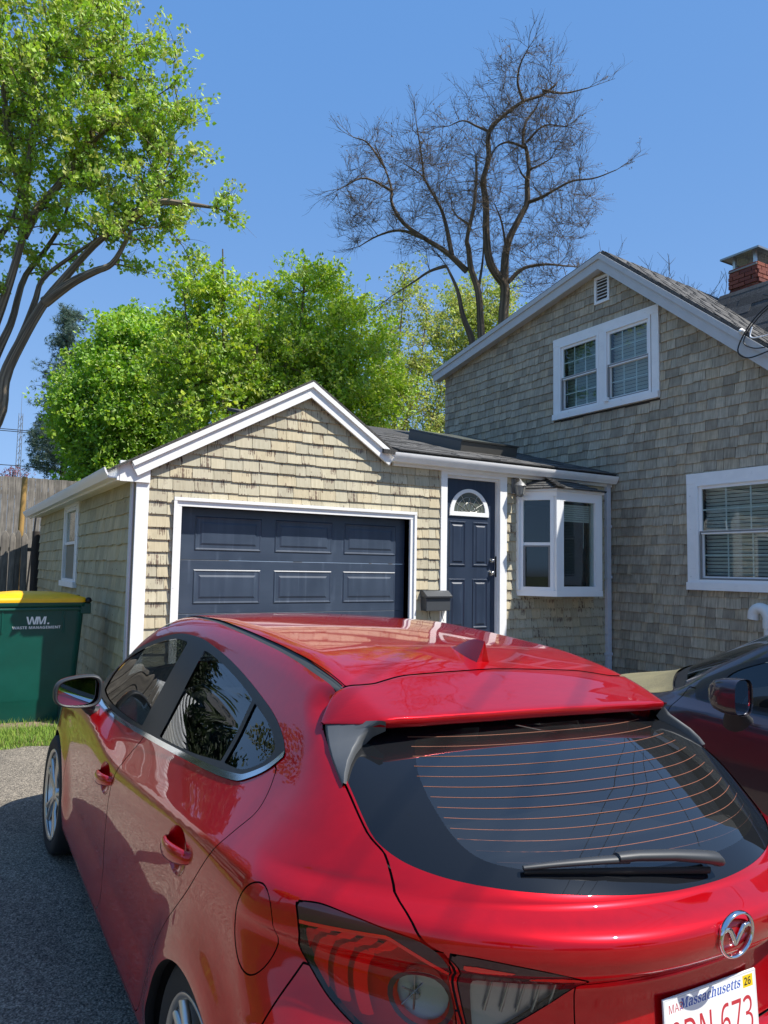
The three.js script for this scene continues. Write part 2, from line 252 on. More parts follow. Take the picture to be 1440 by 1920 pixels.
// ---------- red hatchback ----------
const flake = fbm(64, 3, 5), dustA = fbm(8, 5, 9), dustB = noise2(512, 3), dustC = noise2(300, 13);
const paintTex = tex(1024, 1.3, (u, v) => { const f = flake(u, v) * .05 - .025, d = Math.max(0, dustB(u, v) - .985 + .10 * (dustA(u, v) - .42)) * 9 + Math.max(0, dustC(u, v) - .985 + .05 * (dustA(v, u) - .5)) * 14; return mix([.735 + f, .008, .065], [.90, .70, .52], Math.min(.6, d)); });
const dustyTex = tex(1024, 1.3, (u, v) => { const f = flake(u, v) * .05 - .025, d = Math.max(0, dustB(u, v) - .93 + .16 * (dustA(u, v) - .42)) * 5 + Math.max(0, dustC(u, v) - .97 + .08 * (dustA(v, u) - .5)) * 12 + Math.max(0, dustA(u, v) - .40) * .22; return mix([.735 + f, .012, .065], [.86, .62, .36], Math.min(.55, d)); });
const MC = {
  paint: new THREE.MeshPhysicalMaterial({ map: paintTex, metalness: .50, roughness: .29, specularIntensity: .12, clearcoat: 1, clearcoatRoughness: .012 }),
  dusty: new THREE.MeshPhysicalMaterial({ map: dustyTex, metalness: .45, roughness: .34, specularIntensity: .12, clearcoat: 1, clearcoatRoughness: .025 }),
  glass: new THREE.MeshPhysicalMaterial({ color: lin(.34, .37, .37), roughness: 0, transmission: 1, thickness: 0, ior: 1.75, specularIntensity: 1 }),
  rearGlass: new THREE.MeshPhysicalMaterial({ color: lin(.36, .38, .39), roughness: .012, transmission: .97, thickness: 0, ior: 1.85 }),
  frit: phys(.008, .009, .011, .5, { specularIntensity: 0, clearcoat: 1, clearcoatRoughness: .018 }),
  trim: phys(.014, .0145, .015, .38, {}),
  plastic: phys(.030, .033, .037, .5),
  fin: phys(.085, .09, .095, .55), rubber: mat(.012, .012, .012, .75),
  strip: mat(.055, .058, .056, .55),
  chrome: mat(.72, .73, .74, .09, { metalness: 1 }),
  inside: mat(.010, .010, .011, .9),
  cloth: mat(.022, .022, .024, .95),
  tyre: mat(.014, .014, .015, .82),
  alloy: mat(.56, .56, .55, .34, { metalness: .9 }),
  alloyDark: mat(.05, .05, .055, .45, { metalness: .6 }),
  lensRed: new THREE.MeshPhysicalMaterial({ color: lin(.96, .13, .11), roughness: .02, transmission: 1, thickness: 0, ior: 1.5 }),
  lensSmoke: phys(.060, .016, .019, .2, { specularIntensity: .2, clearcoat: 1, clearcoatRoughness: .02 }),
  lensClear: new THREE.MeshPhysicalMaterial({ color: lin(.9, .9, .9), roughness: .01, transmission: 1, thickness: 0, ior: 1.5 }),
  lampRed: phys(.80, .016, .012, .22, { clearcoat: .6 }),
  lampDark: phys(.10, .006, .006, .35), lampBack: phys(.55, .016, .012, .3), lampBright: phys(.92, .05, .02, .16, { clearcoat: .8 }),
  reflector: mat(.30, .30, .31, .30, { metalness: .9 }),
  mirror: mat(.62, .66, .70, .02, { metalness: 1 }),
  plateWhite: mat(.74, .75, .74, .45),
};
const c3 = (X, Y, Z) => V(X, Z, -Y), carArch = [[.865, .266, .370], [3.555, .30, .358]];
const redCar = thing('parked_car', 'shiny red hatchback in the foreground, seen from behind', 'car');
{
  const yw = -.943 * DEG, pt = .966 * DEG, rl = 1.835 * DEG;
  const F = V(-Math.sin(yw) * Math.cos(pt), Math.sin(pt), -Math.cos(yw) * Math.cos(pt)), l = V(0, 1, 0).cross(F).normalize(), u = F.clone().cross(l);
  const L = l.clone().multiplyScalar(Math.cos(rl)).addScaledVector(u, Math.sin(rl)), U = u.clone().multiplyScalar(Math.cos(rl)).addScaledVector(l, -Math.sin(rl));
  new THREE.Matrix4().makeBasis(F, U, L.clone().negate()).setPosition(1.445, 0, -1.013).decompose(redCar.position, redCar.quaternion, redCar.scale);
}
const roofEnd = lut([[0, .838], [.02, .837], [.33, .822], [.366, .815], [.45, .788], [.50, .787], [.53, .796], [.566, .804], [.603, .776], [.65, .735]], .007);
const dloTop = [[3.07, 1.03], [2.985, 1.087], [2.79, 1.182], [2.49, 1.277], [2.197, 1.335], [1.926, 1.347], [1.731, 1.333], [1.545, 1.311], [1.364, 1.284], [1.191, 1.255], [1.025, 1.224], [.911, 1.190], [.855, 1.164], [.835, 1.151, 1]];
const dloBot = [[.885, 1.103], [.966, 1.061], [1.024, 1.046], [1.167, 1.028], [1.443, 1.003], [1.957, .964], [2.413, .932], [2.748, .930], [2.916, .936], [3.05, .948, 1]];
const dloLoop = smoothLoop([...dloTop, ...dloBot], 5), dloD = polyDist(dloLoop), dloBotLine = lineDist(smoothLoop([[.835, 1.151], ...dloBot], 6, true));
const onSide = (d, s) => (X, Y, Z) => Math.max(d(X, Z), .3 - s * Y);
const onRear = (d, xmax = .98) => (X, Y, Z) => Math.max(d(Math.abs(Y), Z), X - xmax);
const hatchHalf = [[.50, 1.5], [.518, 1.335], [.532, 1.312], [.567, 1.285], [.602, 1.250], [.620, 1.221], [.635, 1.178], [.641, 1.145], [.644, 1.108], [.641, 1.076], [.634, 1.061], [.625, 1.046], [.628, 1.013], [.633, .974], [.627, .942], [.611, .925], [.589, .912], [.561, .867], [.546, .79], [.53, .725]];
const hatchLine = smoothLoop(hatchHalf, 4, true);
const hatchD = polyDist([[-.3, 1.5], ...hatchLine, [.3, .70], [-.3, .70]]);
const glassHalf = [[.575, 1.262], [.597, 1.244], [.614, 1.221], [.629, 1.178], [.635, 1.145], [.638, 1.108], [.635, 1.077], [.626, 1.058], [.598, 1.038], [.552, 1.025], [.496, 1.018], [.419, 1.013], [.326, 1.009], [.219, 1.004], [.089, .999], [0, .998]];
const glassD = polyDist([[-.3, 1.262], ...smoothLoop(glassHalf, 4, true), [-.3, .998]]);
const clearHalf = [[.25, 1.243], [.376, 1.233], [.412, 1.226], [.432, 1.215], [.469, 1.182], [.484, 1.158], [.492, 1.128], [.488, 1.085], [.462, 1.057], [.402, 1.045], [.30, 1.040], [.15, 1.036], [0, 1.035]];
const clearD = polyDist([[-.3, 1.243], ...smoothLoop(clearHalf, 4, true), [-.3, 1.035]]);
const tailOut = polyDist(smoothLoop([[.794, .950, 1], [.759, .957], [.714, .950], [.670, .941], [.627, .933, 1], [.594, .912], [.568, .867], [.554, .80], [.562, .745], [.62, .715], [.69, .735], [.738, .776], [.766, .826], [.788, .88]], 6));
const tailIn = polyDist(smoothLoop([[.606, .919, 1], [.527, .916], [.416, .899], [.322, .872, 1], [.36, .842], [.43, .80], [.49, .768], [.532, .752], [.539, .79], [.553, .867], [.578, .905]], 6));
const fuelD = polyDist(Array.from({ length: 64 }, (_, i) => { const a = i / 64 * 2 * Math.PI; return [.572 + (Math.cos(a) > 0 ? .076 : .060) * Math.cos(a), .860 + .092 * Math.sin(a)]; }));
const frontDoor = polyDist(smoothLoop([[1.962, 1.0, 1], [1.980, .952], [2.025, .880], [2.045, .826], [2.075, .767], [2.112, .666], [2.134, .571], [2.140, .50], [2.136, .401], [2.12, .348], [2.14, .285], [2.22, .25], [2.5, .245], [3.08, .25], [3.17, .28], [3.20, .36], [3.215, .55], [3.20, .75], [3.16, .88], [3.12, 1.0, 1]], 5));
const rearDoor = polyDist(smoothLoop([[.93, 1.17, 1], [.875, 1.128, 1], [.840, 1.118, 1], [.806, 1.070], [.796, 1.030], [.824, .985], [.870, .915], [.985, .787], [1.132, .644], [1.227, .537], [1.335, .41], [1.392, .30], [1.43, .255], [1.50, .245], [2.02, .245], [2.10, .28], [2.116, .348], [2.132, .401], [2.136, .50], [2.130, .571], [2.108, .666], [2.071, .767], [2.041, .826], [2.021, .880], [1.976, .952], [1.958, 1.0, 1]], 5));
const paneF = polyDist(smoothLoop([[2.062, .985, 1], [2.02, 1.318, 1], [2.2, 1.312], [2.49, 1.254], [2.77, 1.162], [2.90, 1.09], [2.93, .985, 1], [2.75, .965], [2.41, .966]], 5));
const paneR = polyDist(smoothLoop([[1.795, 1.0, 1], [1.805, 1.310, 1], [1.72, 1.306], [1.545, 1.286], [1.364, 1.260], [1.205, 1.232, 1], [1.178, 1.06, 1], [1.443, 1.027]], 5));
const paneQ = polyDist(smoothLoop([[1.150, 1.062, 1], [1.176, 1.226, 1], [1.025, 1.198], [.945, 1.172], [.908, 1.150], [.925, 1.118], [.985, 1.086], [1.04, 1.072]], 5));
{
  let skin = carSkin();
  const G = .0018, P = (n, idx, m, lift = 0, label) => part(redCar, n, skinGeo(idx, lift), m, label);
  const seam = (idx, fn, g = G) => { const [a, rest] = cut(idx, fn, -g); const [, b] = cut(rest, fn, g); return [a, b]; };
  skin = cut(skin, (X, Y, Z) => Z - .185)[1];
  for (const [xa, za, ra] of carArch) skin = cut(skin, (X, Y, Z) => Math.max(Math.hypot(X - xa, Z - za) - ra, .5 - Math.abs(Y)))[1];
  const whole = skin;
  // side windows
  const dloParts = [];
  for (const s of [1, -1]) {
    const [d, rest] = cut(skin, onSide(dloD, s), 0); skin = rest;
    let [chrome, inn] = cut(d, (X, Y, Z) => dloBotLine(X, Z) - .016);
    P('chrome_strip', chrome, MC.chrome, .004);
    for (const [n, p] of [['front_window', paneF], ['rear_window', paneR], ['quarter_window', paneQ]]) { const [g, r] = cut(inn, onSide(p, s)); inn = r; P(n, g, MC.glass, -.004); }
    P('window_trim', inn, MC.trim, .001);
  }
  // windscreen
  { const [w, r] = seam(skin, (X, Y, Z) => Math.max(Math.abs(Y) - .60 - .06 * sstep(2.8, 3.4, X), 2.74 - .9 * Y * Y - X, X - 3.50 + .55 * Y * Y, .95 - Z)); skin = r; P('windscreen', w, MC.glass, -.003); }
  // roof ditch mouldings, roof, hatch, glass
  for (const s of [1, -1]) { const [m, r] = cut(skin, (X, Y, Z) => Math.max(Math.abs(s * Y - .539 - .008 * sstep(1.3, .9, X)) - .0095, .800 - X, X - 2.75 + .9 * Y * Y, 1.2 - Z)); skin = r; P('roof_moulding', m, MC.strip, -.006); }
  { const [roof, r] = seam(skin, (X, Y, Z) => Math.max(Math.abs(Y) - .534, roofEnd(Math.abs(Y)) - X, X - 2.76 + .9 * Y * Y, 1.2 - Z), .0016); skin = r; P('roof', roof, MC.dusty); }
  const hatchFn = (X, Y, Z) => Math.max(Math.min(hatchD(Math.abs(Y), Z), Math.max(X - .80, 1.247 - Z)), X - roofEnd(Math.abs(Y)));
  let [hatch, body] = seam(skin, hatchFn, .0021);
  let [rearGlass, hatch2] = cut(hatch, onRear(glassD)); hatch2 = cut(hatch2, (X, Y, Z) => Math.max(1.252 - Z, Math.abs(Y) - .70))[1];
  { const [clear, frit] = cut(rearGlass, onRear(clearD)); P('rear_window_glass', clear, MC.rearGlass, -.003); P('rear_window_border', frit, MC.frit, -.003); }
  { const [both, h] = seam(hatch2, onRear(tailIn), .0012); hatch2 = h;
    for (const s of [1, -1]) {
      const lens = cut(both, (X, Y) => -s * Y)[0], house = P('tail_light', lens, MC.lampDark, -.028, 'inner tail light set in the hatch');
      const [lower, upper] = cut(lens, (X, Y, Z) => Math.max(Z - .862, Math.abs(Y) - .528));
      const [tube, up2] = cut(upper, (X, Y, Z) => Math.max(Math.abs(Z - (.878 + (Math.abs(Y) - .36) * .09)) - .0060, Math.abs(Y) - .56, .345 - Math.abs(Y)));
      part(house, 'smoked_lens', skinGeo(up2), MC.lensSmoke); part(house, 'light_tube', skinGeo(tube, .001), MC.lampRed); part(house, 'clear_lens', skinGeo(lower), MC.lensClear);
      part(house, 'reflector', skinGeo(lower, -.02), MC.reflector);
      for (let k = 0; k < 5; k++) { const y = .50 - k * .028; part(house, 'reflector_rib', sweep([c3(carXrear(y, .80) + .014, s * y, .80), c3(carXrear(y - .012, .855) + .012, s * (y - .012), .855)], [.0035, .0025], 6), MC.reflector); }
    }
  }
  { const [low, up] = seam(hatch2, (X, Y, Z) => Math.max(Z - .877 + .055 * Math.abs(Y), Math.abs(Y) - .345), .0014); hatch2 = up; P('number_plate_panel', low, MC.paint); }
  P('hatch', hatch2, MC.paint);
  { const [both, b] = seam(body, onRear(tailOut), .0013); body = b;
    for (const s of [1, -1]) {
      const lens = cut(both, (X, Y) => -s * Y)[0], house = P('tail_light', lens, MC.lampBack, -.035, 'outer tail light on the rear corner');
      const ring = (r) => (X, Y, Z) => Math.hypot(Math.abs(Y) - .604, Z - .812) - r;
      const [round, rest] = cut(lens, ring(.043)), [collar, rest1] = cut(rest, ring(.051)), bandF = (o) => (X, Y, Z) => .930 - .55 * Math.max(0, .67 - Math.abs(Y)) - .10 * Math.max(0, Math.abs(Y) - .67) + o - Z;
      const [band, rest2] = cut(rest1, bandF(0)), [edge, rest3] = cut(rest2, bandF(-.007));
      part(house, 'clear_lens', skinGeo(round), MC.lensClear); part(house, 'lamp_collar', skinGeo(collar, .0005), MC.lensSmoke); part(house, 'smoked_lens', skinGeo(band), MC.lensSmoke); part(house, 'light_tube', skinGeo(edge, .0006), MC.lampRed); part(house, 'red_lens', skinGeo(rest3), MC.lensRed);
      const [round2, back] = cut(lens, ring(.041)); part(house, 'reflector', skinGeo(round2, -.03), MC.reflector);
      let left = back; for (let k = 0; k < 4; k++) { const [stripe, r] = cut(left, (X, Y, Z) => { const q = Math.abs(Y) + (Z - .83) * .25 - .03 * Math.sin((Z - .75) * 16); return Math.max(Math.abs(q - .668 - k * .030) - .0105, Z - .925 + k * .006, .765 + k * .014 - Z); }); left = r; if (stripe.length) part(house, 'reflector_facet', skinGeo(stripe, -.016 - .004 * k), k % 2 ? MC.lampRed : MC.lampBright); }
      const c = []; for (let k = 0; k < 3; k++) { const a = k * Math.PI / 3 + .5, o = [Math.cos(a) * .034, Math.sin(a) * .034]; c.push(sweep([c3(.293, s * (.604 + o[0]), .812 + o[1]), c3(.293, s * (.604 - o[0]), .812 - o[1])], [.0018, .0018], 6)); } part(house, 'lamp_rib', merge(c), MC.reflector);
      const bulb = new THREE.SphereGeometry(.013, 16, 12); bulb.translate(.29, .812, -s * .604); part(house, 'bulb', bulb, MC.lensClear);
    }
  }
  { const [f, b] = seam(body, onSide(fuelD, 1), .0016); body = b; P('fuel_door', f, MC.paint, -.001); }
  // handle cups are cut from the doors and filled with bowls
  const cups = [[2.215, .752], [1.13, .838]], cupD = (X, Y, Z) => Math.min(...cups.map(([x, z]) => { const dx = X - x, dz = Z - z - .0 * dx; return (Math.hypot(dx / .098, dz / .060) - 1) * .07; }));
  const cupFn = (X, Y, Z) => Math.max(cupD(X, Y, Z), .5 - Math.abs(Y));
  for (const s of [1, -1]) {
    const [fd, b1] = seam(body, onSide(frontDoor, s)); const [rd, b2] = seam(b1, onSide(rearDoor, s)); body = b2;
    P('front_door', cut(fd, cupFn)[1], MC.paint); P('rear_door', cut(rd, cupFn)[1], MC.paint);
    cups.forEach(([cx, cz], k) => {
      const rows = []; for (let j = 0; j <= 10; j++) { const q = j / 10, row = []; for (let i = 0; i <= 40; i++) { const a = i / 40 * 2 * Math.PI * s, X = cx + Math.cos(a) * .099 * q, Z = cz + Math.sin(a) * .061 * q; const y = carYs(X, Z) - .0275 * Math.pow(Math.cos(q * Math.PI / 2), .8) + .0006; row.push(c3(X, s * y, Z)); } rows.push(row); }
      part(redCar, 'handle_cup', grid(rows), MC.paint);
      const h = []; const hr = []; for (let i = 0; i <= 18; i++) { const t = i / 18, X = cx + .125 - .25 * t, Z = cz - .012 + .03 * t, o = Math.sin(Math.PI * Math.min(1, Math.max(0, t))) ** .5; h.push(c3(X, s * (carYs(X, Z) - .012 + .036 * o), Z)); hr.push([.010 + .009 * o, .006 + .006 * o]); }
      part(redCar, 'door_handle', sweep(h, hr.map(([a, b]) => [b, a * 1.25]), 14), MC.paint);
    });
  }
  // rear bumper, then what is left: wings, pillars and sills
  { const [bump, b] = seam(body, (X, Y, Z) => Math.max(X - .455 - (.83 - Z) * .30, Z - .80 - Math.max(0, Math.abs(Y) - .70) * .4), .002); body = b; P('rear_bumper', bump, MC.paint); }
  for (const s of [1, -1]) { const [q, b] = cut(body, (X, Y, Z) => Math.max(-s * Y, X - 2.0)); const [w, b2] = cut(b, (X, Y, Z) => -s * Y); body = b2; P('rear_quarter', q, MC.paint); P('front_wing', w, MC.paint); }
  // dark inner shell that shows in the shut lines and lines the cabin
  let inner = whole; for (const s of [1, -1]) inner = cut(inner, onSide(dloD, s), -.004)[1];
  inner = cut(inner, onRear(glassD), -.006)[1]; inner = cut(inner, onRear(tailOut))[1]; inner = cut(inner, onRear(tailIn))[1];
  inner = cut(inner, (X, Y, Z) => Math.max(Math.abs(Y) - .60, 2.74 - .9 * Y * Y - X, X - 3.5 + .55 * Y * Y, .95 - Z))[1]; inner = cut(inner, cupFn)[1];
  P('inner_shell', inner, MC.inside, -.016);
}
{ // spoiler over the rear window
  const topZ = (X, y) => { let a = 1.1, b = 1.6; for (let k = 0; k < 28; k++) { const m = (a + b) / 2, v = smax((m - carZr(X, y)) * .93, y - carYs(X, m), .07); if (v < 0) a = m; else b = m; } return a; };
  const tail = lut([[0, .592], [.2, .593], [.42, .603], [.515, .615], [.56, .652], [.612, .728], [.66, .80]], .009), rows = [];
  for (let i = 0; i <= 90; i++) {
    const Y = .620 * Math.sign(i - 45) * Math.pow(Math.abs(i - 45) / 45, .85), y = Math.abs(Y), x1 = tail(y), x0 = Math.max(roofEnd(y) - .0035, x1 + .012), row = [], th = 1 - .8 * sstep(.48, .61, y), kick = (X) => .03 * Math.max(0, .700 - X) * (1 - sstep(.45, .56, y));
    row.push(c3(x0 + .002, Y, topZ(x0, y) - .012)); row.push(c3(x0, Y, topZ(x0, y) - .003));
    const zl = 1.279 - .024 * Math.min(1.15, Math.max(0, (y - .52) / .093)), dz = y > .47 ? (topZ(x1, y) - zl) * sstep(.47, .54, y) : 0, sag = (X) => dz * Math.pow(Math.max(0, 1 - (X - x1) / Math.max(.02, x0 - x1)), 2);
    for (let k = 0; k <= 14; k++) { const X = x0 - .002 + (x1 + .004 - x0) * k / 14; row.push(c3(X, Y, topZ(X, y) + kick(X) - sag(X))); }
    const zt = topZ(x1, y) + kick(x1) - dz; row.push(c3(x1, Y, zt - .003)); row.push(c3(x1 - .001, Y, zt - .008 * th)); row.push(c3(x1 + .002, Y, zt - .022 * th)); row.push(c3(x1 + .012, Y, zt - .028 * th)); row.push(c3(x1 + .06 * th, Y, zt - .026 * th)); row.push(c3(x1 + .12 * th, Y, zt - .01 * th));
    rows.push(row.reverse());
  }
  part(redCar, 'spoiler', grid(rows), MC.paint);
  for (const s of [1, -1]) {  // black fins at its ends
    const inn = [[.608, .520, 1.280], [.636, .540, 1.261], [.637, .566, 1.238], [.620, .593, 1.218], [.597, .619, 1.196], [.577, .636, 1.173], [.563, .645, 1.153]];
    const out = [[.742, .613, 1.253], [.711, .622, 1.231], [.676, .632, 1.213], [.643, .638, 1.193], [.612, .642, 1.177], [.585, .645, 1.163], [.566, .647, 1.151]];
    const L = (t, up, bulge = .004) => inn.map((p, i) => { const q = out[i]; return c3(p[0] + (q[0] - p[0]) * t - bulge * .3, s * (p[1] + (q[1] - p[1]) * t + bulge * .5), p[2] + (q[2] - p[2]) * t + up); });
    const rows = [inn.map(([X, Y, Z]) => c3(X + .016, s * (Y - .016), Z - .030)), inn.map(([X, Y, Z]) => c3(X + .002, s * (Y - .007), Z - .004)), L(.02, 0), L(.12, .001), L(.4, .001), L(.7, 0), L(.96, -.001), L(1, -.004), out.map(([X, Y, Z]) => c3(X + .006, s * (Y - .004), Z - .03))];
    if (s > 0) rows.reverse(); part(redCar, 'spoiler_fin', grid(rows), MC.fin);
  }
  // shark fin aerial
  const fin = []; for (let k = 0; k <= 16; k++) { const t = k / 16, X = 1.075 - .185 * t, zb = carZr(X, 0) - .004, h = .004 + .066 * Math.pow(Math.sin(Math.min(1, t * 1.03) * Math.PI / 2), 1.35), w = .004 + .022 * Math.sin(Math.min(1, t * 1.25) * Math.PI / 2), row = []; for (let i = 0; i <= 16; i++) { const a = Math.PI * i / 16, c = Math.cos(a), q = Math.pow(Math.sin(a), .75); row.push(c3(X - .006 * q, c * w * (1 - .84 * Math.pow(q, .8)), zb + h * q)); } fin.push(row); }
  { const last = fin[16]; const m = c3(.893, 0, carZr(.893, 0) - .004); fin.push(last.map((v) => V(v.x + .001, v.y * .96 + m.y * .04, v.z * .7))); fin.push(last.map(() => m.clone().add(V(.004, 0, 0)))); }
  part(redCar, 'roof_aerial', toCreasedNormals(grid(fin), .55), MC.paint);
}
{ // heater lines inside the rear glass
  for (let k = 0; k < 13; k++) {
    const Z = 1.050 + k * .0148, pts = [], ymax = .484 - .06 * sstep(1.16, 1.24, Z) - .06 * sstep(1.085, 1.04, Z);
    for (let i = 0; i <= 30; i++) { const Y = -ymax + 2 * ymax * i / 30; pts.push(c3(carXrear(Math.abs(Y), Z) + .007, Y, Z)); }
    part(redCar, 'heater_line', sweep(pts, pts.map(() => .0008), 4, false), mat(.26, .085, .04, .6));
  }
}
{ // rear wiper lying along the bottom of the glass
  const onGlass = (Y, Z, up) => { const X = carXrear(Math.abs(Y), Z), n = carNormal(X, Y, Z); return c3(X + n[0] * up, Y + n[1] * up, Z + n[2] * up); };
  const arm = [[-.075, 1.020, .020, .021, .013], [-.060, 1.021, .030, .023, .015], [-.02, 1.025, .034, .0215, .014], [.06, 1.034, .034, .019, .012], [.15, 1.041, .032, .017, .011], [.195, 1.043, .028, .015, .010]];
  part(redCar, 'wiper_arm', sweep(arm.map(([y, z, u]) => onGlass(y, z, u)), arm.map(([, , , a, b]) => [a, b]), 12), MC.plastic);
  const bl = [[.17, 1.041, .024, .013, .009], [.23, 1.043, .024, .013, .008], [.31, 1.044, .018, .010, .007], [.395, 1.041, .011, .006, .005]];
  part(redCar, 'wiper_blade', sweep(bl.map(([y, z, u]) => onGlass(y, z, u)), bl.map(([, , , a, b]) => [a, b]), 10), MC.plastic);
  part(redCar, 'wiper_rubber', sweep([onGlass(-.05, 1.013, .008), onGlass(.17, 1.032, .008), onGlass(.395, 1.038, .005)], [[.004, .008], [.004, .008], [.003, .005]], 6), MC.rubber);
}
{ // emblem: ring with a winged V
  const E = sub(redCar, 'emblem'); const ring = [], n = 48;
  const q = (y, z, up = 0) => { const Z = .934 + z, X = .0035 - z * .08; return c3(X - up * .5, y, Z); };
  for (let i = 0; i <= n; i++) { const a = i / n * 2 * Math.PI; ring.push(q(Math.cos(a) * .051, Math.sin(a) * .045, .003)); }
  part(E, 'emblem_ring', sweep(ring, ring.map(() => [.0036, .0066]), 10, false), MC.chrome);
  for (const s of [1, -1]) { const w = [[.047, .010], [.036, .016], [.022, .013], [.010, -.003], [0, -.020]]; part(E, 'emblem_wing', sweep(w.map(([y, z]) => q(s * y, z, .004)), [[.003, .003], [.0036, .0052], [.004, .0062], [.004, .0066], [.0035, .005]], 8), MC.chrome); }
}
{ // number plate
  const cv = document.createElement('canvas'); cv.width = 1024; cv.height = 512; const x = cv.getContext('2d');
  x.fillStyle = '#e9ebea'; x.fillRect(0, 0, 1024, 512); x.strokeStyle = '#c9cccd'; x.lineWidth = 8; x.strokeRect(10, 10, 1004, 492);
  x.fillStyle = '#2350a8'; x.font = 'italic bold 92px serif'; x.textAlign = 'center'; x.fillText('Massachusetts', 500, 92);
  x.fillStyle = '#b4383f'; x.font = '76px sans-serif'; x.textAlign = 'left'; x.fillText('MAR', 44, 100);
  x.fillStyle = '#e5c318'; x.fillRect(868, 24, 118, 84); x.fillStyle = '#222'; x.font = 'bold 76px sans-serif'; x.fillText('26', 882, 94);
  x.fillStyle = '#b8323a'; x.font = '300px sans-serif'; x.textAlign = 'center'; x.save(); x.translate(512, 405); x.scale(.80, 1.12); x.fillText('8DN 673', 0, 0); x.restore();
  x.fillStyle = '#b8323a'; x.font = 'italic 50px serif'; x.fillText('The Spirit of America', 512, 486);
  const t = new THREE.CanvasTexture(cv); t.colorSpace = THREE.SRGBColorSpace;
  const g = sub(redCar, 'number_plate'); g.position.copy(c3(.052, 0, .733)); g.rotation.y = -Math.PI / 2; g.rotation.order = 'YXZ'; g.rotation.x = -.10;
  part(g, 'plate', rbox(-.1525, .1525, -.076, .076, -.003, 0, .002), MC.plateWhite);
  const face = new THREE.PlaneGeometry(.303, .150); face.translate(0, 0, .0012); part(g, 'plate_face', face, new THREE.MeshStandardMaterial({ map: t, roughness: .45 }));
}
{ // door mirrors
  for (const s of [1, -1]) {
    const Mi = sub(redCar, 'door_mirror'), at = (y, z, X) => c3(X, s * (.912 + y), 1.008 + z);
    const outline = (k) => { const o = []; for (let i = 0; i <= 40; i++) { const a = i / 40 * 2 * Math.PI, c = Math.cos(a), q = Math.sin(a), e = 2 / 3.4; let y = Math.sign(c) * Math.pow(Math.abs(c), e) * .104 * k, z = Math.sign(q) * Math.pow(Math.abs(q), e) * .072 * k; z += -.10 * y * (q > 0 ? 1 : -.15); z *= 1 - .8 * Math.max(0, y); o.push([y, z]); } return o; };
    const rows = []; for (const [k, X] of [[1, 2.745], [1.02, 2.755], [1.02, 2.78], [.97, 2.81], [.86, 2.845], [.66, 2.875], [.35, 2.895], [.01, 2.90]]) rows.push(outline(k).map(([y, z]) => at(y, z, X)));
    if (s < 0) rows.reverse(); part(Mi, 'mirror_housing', grid(rows), MC.paint);
    const rim = []; for (const [k, X] of [[1.03, 2.775], [1.028, 2.75], [1.0, 2.734], [.90, 2.733], [.865, 2.746]]) rim.push(outline(k).map(([y, z]) => at(y, z, X))); if (s > 0) rim.reverse(); part(Mi, 'mirror_rim', grid(rim), MC.plastic);
    const gl = [outline(.87), outline(.45), outline(.01)].map((o) => o.map(([y, z]) => at(y, z, 2.752 - .16 * y))); if (s > 0) gl.reverse(); part(Mi, 'mirror_glass', grid(gl), MC.mirror);
    part(Mi, 'mirror_foot', sweep([at(-.03, -.06, 2.80), at(-.06, -.092, 2.80), at(-.135, -.115, 2.81)], [[.034, .022], [.036, .022], [.045, .03]], 12), MC.plastic);
  }
}
function makeWheel() {
  const W = new THREE.Group(); W.name = 'wheel';
  const tyre = [[.232, -.098], [.262, -.108], [.295, -.106], [.312, -.094], [.317, -.06], [.318, 0], [.317, .06], [.312, .094], [.295, .106], [.262, .108], [.232, .098]].map(([r, y]) => new THREE.Vector2(r, y));
  const lathe = (p, n = 64) => { const g = new THREE.LatheGeometry(p, n); g.rotateX(Math.PI / 2); return g; };
  part(W, 'tyre', lathe(tyre), MC.tyre);
  const barrel = [[.233, -.098], [.205, -.09], [.20, .03], [.215, .075], [.236, .098], [.241, .101], [.238, .105], [.228, .102], [.222, .094]].map(([r, y]) => new THREE.Vector2(r, y));
  part(W, 'rim', lathe(barrel), MC.alloy);
  const sp = []; for (let k = 0; k < 5; k++) for (const o of [-.15, .15]) { const a = k * 2 * Math.PI / 5 + o + .3, b = k * 2 * Math.PI / 5 + o * .55 + .3, P = (r, q, z) => V(Math.cos(q) * r, Math.sin(q) * r, z); sp.push(sweep([P(.035, b, .074), P(.10, (a + b) / 2, .084), P(.18, a, .083), P(.226, a + o * .12, .088)], [[.018, .014], [.016, .013], [.017, .014], [.02, .012]].map(([x, y]) => [y, x]), 8)); }
  part(W, 'spokes', merge(sp), MC.alloy);
  const hub = [[0, .094], [.03, .094], [.042, .088], [.05, .07], [.06, .03], [.001, .03]].reverse().map(([r, y]) => new THREE.Vector2(r, y)); part(W, 'hub_cap', lathe(hub, 32), MC.alloy);
  const disc = new THREE.CylinderGeometry(.15, .15, .022, 40); disc.rotateX(Math.PI / 2); part(W, 'brake_disc', disc, MC.alloyDark);
  return W;
}
